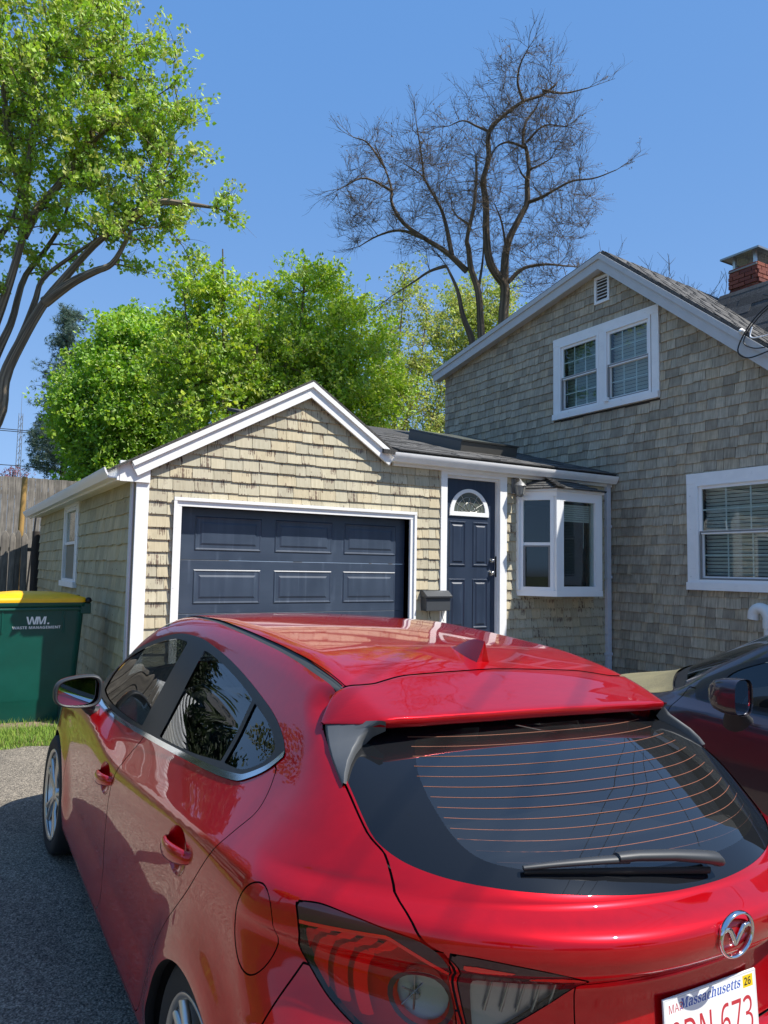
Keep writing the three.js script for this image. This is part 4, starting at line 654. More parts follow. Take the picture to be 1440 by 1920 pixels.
  { // half-round leaded light
    const F = sub(D, 'fan_light'); F.position.set(.385, 1.63, .004); const R = .30, r = .245, ys = 1.02;
    const s = new THREE.Shape(); s.absellipse(0, 0, R, R * ys, 0, Math.PI); s.lineTo(-R, -.028); s.lineTo(R, -.028); const h = new THREE.Path(); h.absellipse(0, .018, r, r * ys, 0, Math.PI); h.closePath(); s.holes.push(h); const g = new THREE.ExtrudeGeometry(s, { depth: .012, bevelEnabled: true, bevelSize: .003, bevelThickness: .003, bevelSegments: 2, curveSegments: 32 }); part(F, 'frame', g, MB.vinyl);
    const gs = new THREE.Shape(); gs.absellipse(0, .018, r, r * ys, 0, Math.PI); gs.closePath(); const gg = new THREE.ShapeGeometry(gs, 32); gg.translate(0, 0, .004); part(F, 'pane', gg, phys(.10, .115, .10, .08, { clearcoat: 1 }));
    const lead = []; const P = (a, q) => V(Math.cos(a) * q, .018 + Math.sin(a) * q, .0065); for (const a of [.5, 1.02, Math.PI - 1.02, Math.PI - .5]) lead.push(sweep([P(a, .085), P(a, r)], [.0028, .0028], 5)); for (const q of [.12, .19]) { const l = []; for (let k = 0; k <= 24; k++) l.push(P(Math.PI * k / 24, q)); lead.push(sweep(l, l.map(() => .0026), 5)); }
    for (const sx of [-1, 1]) { lead.push(sweep([V(0, .02, .0065), V(sx * .035, .08, .0065), V(sx * .012, .15, .0065), V(0, .20, .0065)], [.0026, .0026, .0026, .0026], 5)); lead.push(sweep([V(0, .02, .0065), V(sx * .07, .045, .0065), V(sx * .085, .09, .0065), V(sx * .05, .13, .0065)], [.0026, .0026, .0026, .0026], 5)); lead.push(sweep([V(0, .02, .0065), V(sx * .10, .025, .0065), V(sx * .14, .05, .0065)], [.0026, .0026, .0026], 5)); }
    part(F, 'lead_lines', merge(lead), mat(.55, .54, .50, .3, { metalness: .8 }));
  }
  for (const [y, r] of [[.905, .032], [1.06, .027]]) { const k = sub(D, 'knob'); k.position.set(.735, y, 0); const c = new THREE.CylinderGeometry(r, r, .012, 20); c.rotateX(Math.PI / 2); c.translate(0, 0, .006); part(k, 'rose', c, MB.nickel); const b = new THREE.SphereGeometry(r * .85, 20, 14); b.scale(1, 1, .8); b.translate(0, 0, .04); part(k, 'handle', b, MB.nickel); }
  part(wing, 'door_jamb', planarUV(merge([box(wx(5.225), wx(5.265), .74, 2.80, -.10, -.004), box(wx(6.065), wx(6.105), .74, 2.80, -.10, -.004), box(wx(5.225), wx(6.105), 2.80, 2.84, -.10, -.004)])), MB.white);
  for (const g of [box(wx(5.165), wx(5.255), .70, 2.83, 0, .036), box(wx(6.075), wx(6.185), .70, 2.83, 0, .036), box(wx(5.165), wx(6.185), 2.83, 2.915, 0, .038)]) part(wing, 'door_casing', planarUV(g), MB.white);
  part(wing, 'threshold', box(wx(5.22), wx(6.12), .70, .742, -.1, .05), MB.metalGrey);
  part(wing, 'strike_plate', box(wx(6.064), wx(6.068), 1.60, 1.86, -.05, -.02), MB.black);
  // bay window: angled left light, front light, angled right light
  const B = sub(wing, 'bay_window'), bp = [[6.39, 0], [6.69, .40], [7.43, .40], [7.74, 0]], y0 = 1.43, y1 = 2.64;
  const poly = (grow, a, b, name, m) => { const s = new THREE.Shape(); bp.forEach(([x, z], i) => { const c = 7.06, X = wx(x + Math.sign(x - c) * grow), Z = z ? z + grow : -.02; i ? s.lineTo(X, -Z) : s.moveTo(X, -Z); }); const g = new THREE.ExtrudeGeometry(s, { depth: b - a, bevelEnabled: false }); g.rotateX(-Math.PI / 2); g.translate(0, a, 0); return part(B, name, planarUV(g), m); };
  poly(.035, y0 - .06, y0 + .012, 'bay_seat', MB.vinyl); poly(.03, y1 - .01, y1 + .055, 'bay_head', MB.vinyl); poly(.055, y1 + .056, y1 + .085, 'bay_cornice', MB.vinyl);
  const segs = [[0, 1], [1, 2], [2, 3]];
  segs.forEach(([i, j], k) => {
    const A = V(wx(bp[i][0]), 0, bp[i][1]), C = V(wx(bp[j][0]), 0, bp[j][1]), L = C.distanceTo(A), mid = A.clone().add(C).multiplyScalar(.5), fr = sub(B, k === 1 ? 'front_light' : 'side_light'); fr.position.set(mid.x, (y0 + y1) / 2, mid.z); fr.rotation.y = Math.atan2(-(C.z - A.z), C.x - A.x);
    const h = y1 - y0 - .02, w = L - .07;
    if (k === 1) { part(fr, 'light_frame', merge(frameGeo(w, h, .055, -.05, .03)), MB.vinyl); part(fr, 'pane', box(-w / 2 + .04, w / 2 - .04, -h / 2 + .04, h / 2 - .04, -.006, 0), MB.glass); blind(fr, w - .13, h - .14, -.07, .028, .24); part(fr, 'blind_wand', box(.14, .146, -.05, .40, -.052, -.046), MB.blind); }
    else { part(fr, 'light_frame', merge(frameGeo(w, h, .045, -.05, .03)), MB.vinyl); part(fr, 'meeting_rail', box(-w / 2 + .045, w / 2 - .045, -.03, .012, -.03, .012), MB.vinyl); part(fr, 'pane', box(-w / 2 + .03, w / 2 - .03, .0, h / 2 - .03, -.012, -.006), MB.glass); part(fr, 'pane', box(-w / 2 + .03, w / 2 - .03, -h / 2 + .03, 0, -.026, -.02), MB.glass); part(fr, 'insect_screen_frame', merge(frameGeo(w - .10, h / 2 - .05, .02, -.01, .002).map((g) => g.translate(0, -h / 4, .012))), MB.metalGrey); }
  });
  for (const [x, z] of bp) part(B, 'corner_post', rbox(wx(x) - .036, wx(x) + .036, y0 + .012, y1 - .01, (z ? z : .03) - .036, (z ? z : .03) + .030, .006), MB.vinyl);
  // its little hipped roof
  { const e = y1 + .086, t = y1 + .25, rows = []; const eave = [[6.30, 0], [6.64, .50], [7.48, .50], [7.83, 0]], apex = [[6.70, 0], [6.86, .05], [7.26, .05], [7.42, 0]];
    for (let k = 0; k < 3; k++) for (let r = 0; r < 4; r++) { const f = (q, i) => V(wx(eave[i][0] + (apex[i][0] - eave[i][0]) * q), e + (t - e) * q, eave[i][1] + (apex[i][1] - eave[i][1]) * q), q0 = r / 4, q1 = (r + 1) / 4 + .02; const a = f(q0, k), b = f(q0, k + 1), c = f(Math.min(1, q1), k + 1), d = f(Math.min(1, q1), k); const n = 3; for (let s = 0; s < n; s++) { const A = a.clone().lerp(b, s / n), Bq = a.clone().lerp(b, (s + .985) / n), C = d.clone().lerp(c, (s + .985) / n), Dq = d.clone().lerp(c, s / n), o = V(0, .011, .003), p = [A, Bq, C, Dq].map((v, i) => i < 2 ? v.clone().add(o) : v), bt = [A, Bq].map((v) => v.clone().add(V(0, -.003, 0))), tri = [p[0], p[1], p[2], p[0], p[2], p[3], bt[0], bt[1], p[1], bt[0], p[1], p[0]], g = new THREE.BufferGeometry(); g.setAttribute('position', new THREE.Float32BufferAttribute(tri.flatMap((v) => [v.x, v.y, v.z]), 3)); g.computeVertexNormals(); part(B, 'roof_shingle', planarUV(g), roofMats[Math.floor(rnd() * 3)]); } }
    for (let s = 0; s < 6; s++) { const g = rbox(-.06, .06, 0, .012, -.055, .055, .004); g.rotateZ(-.2); const q = s / 5; g.rotateY(-.5); g.translate(wx(6.64 + .22 * q), e + .014 + (t - e) * q, .50 - .45 * q); part(B, 'hip_shingle', planarUV(g), roofMats[2]); }
    poly(-.02, y1 + .084, y1 + .088, 'bay_roof_base', MB.sheath); }
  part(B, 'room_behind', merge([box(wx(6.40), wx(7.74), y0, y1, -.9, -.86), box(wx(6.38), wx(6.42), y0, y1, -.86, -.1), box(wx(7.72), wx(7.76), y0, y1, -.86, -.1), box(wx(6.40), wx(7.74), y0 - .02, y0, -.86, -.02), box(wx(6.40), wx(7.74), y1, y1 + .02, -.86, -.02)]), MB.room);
  // downspout in the corner with the house
  const ds = sub(wing, 'downspout'); part(ds, 'pipe', rbox(wx(7.955), wx(8.035), .25, 2.92, .012, .07, .008), MB.lavender); for (const y of [.55, 1.6, 2.3]) part(ds, 'bracket', box(wx(7.945), wx(8.045), y, y + .035, .0, .074), MB.lavender);  // white pipe, coloured as it looks in the shade of the house
}
// ---------- things on the walls ----------
{
  const L = thing('wall_lantern', 'grey metal coach lantern on the wall above the bay window', 'lantern'); L.position.set(6.31, 2.66, ZF + .013);
  part(L, 'back_plate', rbox(-.045, .045, .0, .20, 0, .02, .006), MB.metalGrey); part(L, 'arm', sweep([V(0, .13, .02), V(0, .185, .06), V(0, .19, .11), V(0, .165, .13)], [.009, .009, .009, .009], 8), MB.metalGrey);
  const prof = (p, n = 6) => { const g = new THREE.LatheGeometry(p.map(([r, y]) => new THREE.Vector2(r, y)), n); g.translate(0, 0, .13); return g; };
  part(L, 'cap', prof([[.078, .095], [.074, .105], [.05, .135], [.02, .155], [.008, .18], [0, .182]]), MB.metalGrey); part(L, 'glass_body', prof([[.045, -.02], [.068, .095]]), mat(.26, .26, .24, .3)); part(L, 'base', prof([[0, -.05], [.02, -.045], [.045, -.02], [.05, -.015]]), MB.metalGrey);
  for (let k = 0; k < 6; k++) { const a = k * Math.PI / 3; part(L, 'rib', sweep([V(Math.sin(a) * .046, -.02, .13 + Math.cos(a) * .046), V(Math.sin(a) * .070, .096, .13 + Math.cos(a) * .070)], [.004, .004], 5), MB.metalGrey); }
  const Mb = thing('mailbox', 'small dark mailbox on the wall between the garage door and the front door', 'mailbox'); Mb.position.set(4.90, 1.20, ZF + .015);
  part(Mb, 'box', rbox(0, .345, 0, .155, 0, .12, .008), mat(.055, .06, .066, .45)); { const s = new THREE.Shape(); s.moveTo(0, 0); s.lineTo(.14, 0); s.lineTo(.145, .014); s.lineTo(.06, .075); s.lineTo(0, .075); const g = new THREE.ExtrudeGeometry(s, { depth: .36, bevelEnabled: true, bevelSize: .003, bevelThickness: .003, bevelSegments: 1 }); g.rotateY(-Math.PI / 2); g.translate(.353, .157, 0); part(Mb, 'lid', g, mat(.055, .06, .066, .38)); }
  for (const x of [.09, .26]) part(Mb, 'newspaper_hook', sweep([V(x, .0, .06), V(x, -.06, .06), V(x + .01, -.10, .075), V(x, -.12, .10)], [.004, .004, .004, .004], 6), MB.black);
}
// ---------- the house: shingled gable end seen along its side ----------
const house = thing('house', 'grey brown shingled house with white windows and asymmetrical gable', 'house');
house.position.set(8.09, 0, -7.3); house.rotation.y = -Math.PI / 2;      // local x = towards the street, y up, z = out of the wall
{
  const hz = (z) => z + 7.3, pkz = -7.33, pky = 6.12, backS = (pky - 5.33) / (11.4 - 7.33), frontS = .815;
  const top = (x) => { const z = x - 7.3; return z < pkz ? pky - (pkz - z) * backS : pky - (z - pkz) * frontS; };
  const zEnd = -1.6, zCut = -4.2;
  const s = new THREE.Shape(); s.moveTo(hz(-11.27), -.3); s.lineTo(hz(zEnd), -.3); s.lineTo(hz(zEnd), 3.4); s.lineTo(hz(zCut), top(hz(zCut))); s.lineTo(hz(pkz), pky); s.lineTo(hz(-11.27), top(hz(-11.27)));
  const holes = [[-8.27, -6.54, 4.08, 5.14], [-5.90, -4.80, 1.58, 2.80]]; for (const [a, b, c, d] of holes) { const h = new THREE.Path(); h.moveTo(hz(a), c); h.lineTo(hz(a), d); h.lineTo(hz(b), d); h.lineTo(hz(b), c); s.holes.push(h); }
  const wg = new THREE.ExtrudeGeometry(s, { depth: .12, bevelEnabled: false }); wg.translate(0, 0, -.12); const wall = part(house, 'gable_wall', wg, MB.sheath);
  shingles(wall, { x0: hz(-11.27), x1: hz(zEnd), y0: .02, top: (x) => x - 7.3 > zCut ? Math.min(3.4, top(x)) : top(x) - .0, expo: .127, wmin: .075, wmax: .225, atlas: houseAtlas, tones: [0, 1, 2, 3, 4, 5], holes: [[hz(-8.385), hz(-6.42), 3.96, 5.26], [hz(-6.03), hz(-4.67), 1.49, 2.92], [hz(-7.55), hz(-7.27), 5.57, 5.97]], lean: .009 });
  part(house, 'back_wall', box(hz(-11.27), hz(-11.17), -.3, 5.2, -6, -.12), MB.sheath);
  // upper twin window
  casing(house, hz(-7.405), 4.61, 1.73, 1.06, .115, .035);
  doubleHung(house, hz(-7.86), 4.61, .80, 1.06, { grid: [3, 2], screen: true, blind: .98, slat: .05, blindMat: mat(.34, .42, .38, .7) });
  doubleHung(house, hz(-6.95), 4.61, .80, 1.06, { grid: [3, 2], screen: true, blind: .98, slat: .052 });
  part(house, 'mullion', planarUV(box(hz(-7.46), hz(-7.35), 4.08, 5.14, -.06, .037)), MB.white);
  part(house, 'wall_camera', merge([rbox(hz(-7.33), hz(-7.26), 4.085, 4.15, .04, .09, .006), box(hz(-7.32), hz(-7.28), 4.06, 4.09, .04, .07)]), MB.vinyl);
  // lower window
  casing(house, hz(-5.35), 2.19, 1.10, 1.22, .125, .04);
  doubleHung(house, hz(-5.35), 2.19, 1.10, 1.22, { grid: [3, 2], screen: true, blind: .98, slat: .045 });
  // louvred vent
  const Vn = sub(house, 'gable_vent'); Vn.position.set(hz(-7.41), 5.77, 0); part(Vn, 'frame', merge(frameGeo(.28, .40, .035, -.02, .03)), MB.vinyl); part(Vn, 'backing', box(-.11, .11, -.17, .17, -.03, -.02), MB.black); for (let k = 0; k < 7; k++) { const g = box(-.105, .105, -.003, .003, -.024, .024); g.rotateX(.75); g.translate(0, -.145 + k * .048, .002); part(Vn, 'louvre', g, MB.vinyl); }
  // rakes
  const zo = .15, pk = V(hz(pkz + .04), 6.20, zo);
  board(house, 'rake_board', V(hz(-11.46), 5.385, zo), pk, .175, .03, MB.greyTrim); board(house, 'rake_board', pk.clone().add(V(0, 0, .001)), V(hz(-3.9), 6.20 - (7.29 - 3.9) * frontS, zo), .175, .03, MB.greyTrim);
  board(house, 'rake_moulding', V(hz(-11.46), 5.41, zo + .022), pk.clone().add(V(0, .026, .022)), .07, .03, MB.greyTrim); board(house, 'rake_moulding', pk.clone().add(V(0, .026, .023)), V(hz(-3.9), 6.226 - (7.29 - 3.9) * frontS, zo + .022), .07, .03, MB.greyTrim);
  { const sf = (a, b, ya, yb) => { const q = [V(hz(a), ya, 0), V(hz(b), yb, 0), V(hz(b), yb, zo + .002), V(hz(a), ya, zo + .002)], g = new THREE.BufferGeometry(); g.setAttribute('position', new THREE.Float32BufferAttribute([q[0], q[1], q[2], q[0], q[2], q[3]].flatMap((v) => [v.x, v.y, v.z]), 3)); g.computeVertexNormals(); part(house, 'soffit', planarUV(g), MB.greyTrim); }; sf(-11.44, pkz, 5.24, 6.04); sf(pkz, -3.9, 6.04, 6.04 - (7.33 - 3.9) * frontS); }
  // roof slabs
  const roofSlab = (a, ya, b, yb) => { const sh = new THREE.Shape(); const n = V(-(yb - ya), b - a, 0).normalize().multiplyScalar(.04); sh.moveTo(hz(a), ya); sh.lineTo(hz(b), yb); sh.lineTo(hz(b) + n.x, yb + n.y); sh.lineTo(hz(a) + n.x, ya + n.y); const g = new THREE.ExtrudeGeometry(sh, { depth: 4.2, bevelEnabled: false }); g.translate(0, 0, zo + .03 - 4.2); g.applyMatrix4(new THREE.Matrix4().set(1, 0, .085, -.085 * (zo + .03), 0, 1, 0, 0, 0, 0, 1, 0, 0, 0, 0, 1)); return part(house, 'roof_slope', planarUV(g), roofMats[1]); };
  roofSlab(-11.5, 5.38, pkz + .04, 6.215); const near = roofSlab(pkz + .04, 6.215, -3.6, 6.215 - (7.29 - 3.6) * frontS);
  { const Ud = V(-1, frontS, 0).normalize(), Nn = V(frontS, 1, 0).normalize(), st = V(hz(-4.3), 6.215 - (7.29 - 4.3) * frontS, zo + .03).addScaledVector(Nn, .042); asphaltCourses(near, { ox: st.x - .085 * 3.2, oy: st.y, oz: st.z - 3.2, along: V(.085, 0, 1), up: Ud, len: 3.2, rise: 3.86, expo: .145, tab: .3 }); }
  // steep lower slope of the street-side roof, in overlapping courses
  const lx = (x) => 8.09 - x;                  // world x -> local z
  const gamb = sub(house, 'street_roof'); { const a = V(hz(-6.86), 4.2, lx(9.05)), L = 4.4; const up = V(0, 1.72, -1).normalize(); const core = planarUV((() => { const sh = new THREE.Shape(); sh.moveTo(-lx(9.05), 4.2); sh.lineTo(-lx(10.03), 5.86); sh.lineTo(-lx(13), 6.3); sh.lineTo(-lx(13), 4.2); const g = new THREE.ExtrudeGeometry(sh, { depth: L, bevelEnabled: false }); g.rotateY(Math.PI / 2); g.translate(hz(-6.86), 0, 0); return g; })()); part(gamb, 'roof_core', core, roofMats[0]);
    asphaltCourses(gamb, { ox: a.x, oy: a.y, oz: a.z, along: V(1, 0, 0), up, len: L, rise: 1.94, expo: .155, tab: .6 }); }
  part(house, 'street_wing_wall', box(hz(-6.7), hz(-2.5), -.3, 4.25, lx(13), lx(9.2)), MB.sheath);
}
{ // chimney: bricks laid one by one, with a metal cap
  const ch = thing('chimney', 'red brick chimney with a metal rain cap on the house roof', 'chimney'); ch.position.set(10.72, 5.16, -6.70);
  const stack = part(ch, 'stack', box(.012, .58, 0, 1.35, -.46, -.012), mat(.30, .27, .24, .95));
  const brickN = noise2(64, 91), bt = [[.30, .085, .05], [.24, .065, .042], [.36, .12, .075], [.20, .06, .045]].map(([r, g, b]) => new THREE.MeshStandardMaterial({ color: lin(r, g, b), roughness: .9, bumpMap: asphaltBump, bumpScale: .003 }));
  const bg = rbox(0, .195, 0, .057, 0, .09, .004), hb = rbox(0, .09, 0, .057, 0, .09, .004);
  let r = 0; for (let y = 0; y < 1.34; y += .067, r++) {
    const out = y > 1.06 && y < 1.22 ? .03 : y >= 1.22 ? .012 : 0;
    for (let x = (r % 2) * -.1; x < .58; x += .205) { const x0 = Math.max(-out, x), w = Math.min(.59 + out, x + .195) - x0; if (w < .03) continue; const m = part(stack, 'brick', bg, bt[Math.floor(rnd() * 4)]); m.position.set(x0, y + rr(-.002, .002), -.085 + out); m.scale.x = w / .195; }
    for (let z = (r % 2 ? 0 : -.1) + .09; z < .46; z += .205) { const z0 = Math.max(.0, z), w = Math.min(.47, z + .195) - z0; if (w < .03) continue; const m = part(stack, 'brick', bg, bt[Math.floor(rnd() * 4)]); m.rotation.y = Math.PI / 2; m.position.set(-out, y + rr(-.002, .002), -z0); m.scale.x = w / .195; }
  }
  part(ch, 'flashing', box(-.02, .6, -.02, .14, -.49, .016), mat(.10, .12, .16, .5));
  part(ch, 'crown', rbox(-.02, .60, 1.345, 1.375, -.48, .01, .01), mat(.30, .29, .27, .9));
  const capM = mat(.36, .36, .35, .4, { metalness: .8 });
  for (const [x, z] of [[.06, -.06], [.52, -.06], [.06, -.41], [.52, -.41]]) part(ch, 'cap_leg', box(x - .025, x + .025, 1.38, 1.62, z - .02, z + .02), mat(.62, .64, .66, .35, { metalness: .7 }));
  { const l = []; for (let k = 0; k < 12; k++) { const x = .06 + .46 * k / 11; l.push(box(x - .0015, x + .0015, 1.38, 1.61, -.062, -.059), box(.059, .062, 1.38, 1.61, -.06 - .35 * k / 11 - .0015, -.06 - .35 * k / 11 + .0015)); } for (let k = 0; k < 5; k++) { const y = 1.41 + k * .045; l.push(box(.06, .52, y, y + .003, -.062, -.059), box(.058, .061, y, y + .003, -.41, -.06)); } part(ch, 'mesh_screen', merge(l), MB.lead).userData.kind = 'stuff'; }
  { const a = [V(-.09, 1.60, .09), V(.67, 1.60, .09), V(.67, 1.60, -.57), V(-.09, 1.60, -.57)], t = V(.29, 1.78, -.24), p = []; for (let i = 0; i < 4; i++) { const q = a[(i + 1) % 4]; for (const v of [a[i], q, t]) p.push(v.x, v.y, v.z); for (const v of [a[i].clone().add(V(0, -.03, 0)), q.clone().add(V(0, -.03, 0)), q, a[i].clone().add(V(0, -.03, 0)), q, a[i]]) p.push(v.x, v.y, v.z); } const g = new THREE.BufferGeometry(); g.setAttribute('position', new THREE.Float32BufferAttribute(p, 3)); g.computeVertexNormals(); capM.side = THREE.DoubleSide; part(ch, 'rain_cap', planarUV(g), capM); }
}
{ // service cables looping from the rake and the plastic vent pipe by the wall
  const w = thing('service_cable', 'black and white service cables looping off the rake of the house', 'cable'); w.position.set(7.9, 4.4, -5.0);
  part(w, 'bracket', sweep([V(0, .08, -.12), V(-.05, .10, -.12)], [.035, .03], 10), MB.vinyl);
  const cb = (pts, r, m, n) => part(w, n, new THREE.TubeGeometry(new THREE.CatmullRomCurve3(pts), 40, r, 6), m);
  cb([V(.02, .42, .5), V(-.02, .30, .18), V(-.05, .12, -.02), V(-.05, -.14, -.16), V(-.05, -.24, -.05), V(-.05, -.22, .25)], .008, MB.black, 'cable_loop'); cb([V(.02, .40, .46), V(-.03, .22, .12), V(-.06, -.05, -.08), V(-.06, -.15, .04), V(-.06, -.18, .3)], .007, MB.black, 'cable_loop'); cb([V(-.05, .1, .02), V(-.08, -.02, .02), V(-.08, -.05, .16), V(-.06, -.03, .4)], .009, MB.vinyl, 'cable_loop'); cb([V(.06, .48, .1), V(0, .40, .3), V(-.1, .50, 1.2), V(-.4, .9, 4)], .009, MB.black, 'overhead_lead');
  const p = thing('vent_pipe', 'white plastic vent pipe with a bent top beside the house wall', 'pipe'); p.position.set(7.86, groundY(7.86, -4.85), -4.86);
  const py = 1.25 - p.position.y; part(p, 'riser', sweep([V(0, 0, 0), V(0, py - .1, 0)], [.055, .055], 18), mat(.72, .72, .70, .4)); part(p, 'elbow', new THREE.TubeGeometry(new THREE.CatmullRomCurve3([V(0, py - .12, 0), V(0, py - .02, -.005), V(0, py + .05, -.05), V(0, py + .06, -.12), V(0, py + .02, -.17), V(0, py - .06, -.185)]), 30, .062, 16), mat(.74, .74, .72, .4)); part(p, 'collar', sweep([V(0, py - .15, 0), V(0, py - .06, 0)], [.066, .066], 18), mat(.72, .72, .70, .4));
}
// ---------- bin, fences, poles ----------
const { FontLoader } = await import('three/addons/loaders/FontLoader.js'); const { TextGeometry } = await import('three/addons/geometries/TextGeometry.js');
const font = await new FontLoader().loadAsync('fonts/droid/droid_sans_bold.typeface.json');
{
  const b = thing('wheeled_bin', 'tall green wheeled bin with a yellow lid beside the garage', 'bin'); b.position.set(.88, groundY(.88, -8.3), -8.02);
  const gn = fbm(12, 4, 41), green = new THREE.MeshPhysicalMaterial({ map: tex(512, 1.4, (u, v) => { const k = (gn(u, v) - .5) * .05 + (chipF(u, v) > .88 ? .05 : 0); return [.0 + k, .30 + k, .255 + k]; }), roughness: .42 }), yellow = new THREE.MeshPhysicalMaterial({ map: tex(256, 1, (u, v) => { const k = (gn(u, v) - .5) * .08; return [.95 + k, .72 + k, .02 + k * .5]; }), roughness: .45 }), blk = mat(.015, .015, .016, .5);
  const rrect = (w0, w1, d, r, y, n = 6) => { const o = [], c = [[w1 - r, -r, 0], [w1 - r, -d + r, 1], [w0 + r, -d + r, 2], [w0 + r, -r, 3]]; for (const [x, z, q] of c) for (let k = 0; k <= n; k++) { const a = Math.PI / 2 - (q + k / n) * Math.PI / 2; o.push(V(x + Math.cos(a) * r, y, z + Math.sin(a) * r)); } o.push(o[0].clone()); return o; };
  const H = 1.155, at = (t) => [-.36 - .07 * t, .36 + .075 * t, .56 + .06 * t], rows = [];
  for (const [t, g] of [[0, -.03], [.008, 0], [.18, 0], [.2, .012], [.55, .012], [.93, .012], [.935, .026], [.955, .026], [.957, .014], [.965, .014], [.967, .034], [1, .036]]) { const [a, c, d] = at(t); const q = rrect(a - g, c + g, d + g * 2, .07, t * H); q.forEach((v) => v.z += g + t * .02); rows.push(q); }
  part(b, 'body', planarUV(grid(rows.reverse())), green);
  for (const x of [-.30, .245]) part(b, 'moulded_rib', rbox(x, x + .014, .86, 1.10, .02, .036, .006), green);
  { const sh = new THREE.Shape(); sh.moveTo(.24, .0); sh.lineTo(.24, .18); sh.quadraticCurveTo(.26, .36, .40, .38); sh.lineTo(.40, 0); const g = new THREE.ExtrudeGeometry(sh, { depth: .02, bevelEnabled: false }); g.translate(0, 0, .002); part(b, 'wheel_well_shade', g, mat(.003, .045, .035, .6)); }  // darker green plate stands in for the shade inside the wheel recess
  // lid
  { const L = []; for (const [t, y, z] of [[1.0, 1.15, 1], [1.02, 1.165, 1], [1.02, 1.19, 1], [.97, 1.205, .95], [.72, 1.235, .75], [.35, 1.25, .35], [.02, 1.252, .02]]) { const cx = .0, q = rrect(-.47 * t + cx, .455 * t + cx, .70 * z, .06 * Math.min(1, z + .1), y); q.forEach((v) => { v.z += .055 - .35 * (1 - z); v.y += .035 * (v.x < -.1 ? -(v.x + .1) * .4 : 0) * 0 + .03 * Math.max(0, .2 - Math.abs(v.x + .18)) * (z < .9 ? 1 : 0); }); L.push(q); } part(b, 'lid', planarUV(grid(L.reverse())), yellow); }
  part(b, 'handle_bar', sweep([V(.485, 1.13, .02), V(.485, 1.13, -.62)], [.017, .017], 12), blk); for (const z of [.03, -.62]) { part(b, 'hinge', sweep([V(.47, 1.175, z), V(.47, 1.175, z + .03)], [.03, .03], 14), blk); part(b, 'handle_bracket', rbox(.40, .50, 1.04, 1.15, z - .03, z + .01, .01), green); }
  for (const z of [-.02, -.60]) { const w = sub(b, 'wheel'); w.position.set(.36, .125, z); part(w, 'tyre', new THREE.TorusGeometry(.095, .032, 12, 32), blk); const h = new THREE.CylinderGeometry(.075, .075, .05, 24); h.rotateX(Math.PI / 2); part(w, 'hub', h, blk); }
  const wht = mat(.78, .80, .78, .5), txt = (s, size, x, y, sx = 1, sk = 0) => { const g = new TextGeometry(s, { font, size, depth: .0012, curveSegments: 4 }); g.computeBoundingBox(); const c = (g.boundingBox.max.x + g.boundingBox.min.x) / 2; g.translate(-c, 0, 0); g.scale(sx, 1, 1); g.applyMatrix4(new THREE.Matrix4().makeShear(0, 0, sk, 0, 0, 0)); g.translate(x, y, .0325); part(b, 'printed_letters', g, wht); };
  txt('W', .075, -.035, .945, 1.05); txt('M.', .075, .062, .945, 1.05, .12); txt('WASTE MANAGEMENT', .026, .01, .902, 1.12);
}
const woodN = stretch(60, 4, 51), woodF = fbm(10, 4, 52), greyWood = tex(512, 1.2, (u, v) => { const k = .50 + (woodN(u, v) - .5) * .16 + (woodF(u, v) - .5) * .16; return [k * 1.02, k * .98, k * .93]; });
const woodMats = [.62, .8, .95, 1].map((k) => new THREE.MeshStandardMaterial({ map: greyWood, color: lin(k, k * .98, k * .95), roughness: .95 }));
{ // pointed stockade fence running into the garage corner
  const f = thing('stockade_fence', 'low weathered fence of pointed pickets behind the bin', 'fence'); const z = -15.15, y0 = groundY(1, z); f.position.set(1.6, y0, z);
  const H = 2.24 - y0, mk = (w, h) => { const s = new THREE.Shape(); s.moveTo(-w / 2, 0); s.lineTo(w / 2, 0); s.lineTo(w / 2, h - .10); s.quadraticCurveTo(w * .34, h - .03, 0, h); s.quadraticCurveTo(-w * .34, h - .03, -w / 2, h - .10); const g = planarUV(new THREE.ExtrudeGeometry(s, { depth: .03, bevelEnabled: true, bevelSize: .006, bevelThickness: .008, bevelSegments: 1, curveSegments: 5 })); return g; };
  const gs = [.085, .10, .115].map((w) => mk(w, H)); let x = -.13; while (x > -5.2) { const k = Math.floor(rnd() * 3), w = [.085, .10, .115][k]; const m = part(f, 'picket', gs[k], woodMats[Math.floor(rnd() * 4)]); m.position.set(x - w / 2, rr(-.03, .03), rr(-.006, .006)); m.rotation.z = rr(-.008, .008); x -= w + rr(.014, .03); }
  for (const y of [.4, H - .35]) part(f, 'rail', box(-5.2, 0, y, y + .07, -.06, -.012), woodMats[0]);
  part(f, 'post', sweep([V(.0, 0, .03), V(.0, H + .02, .03)], [.075, .07], 12), mat(.055, .045, .04, .95));
}
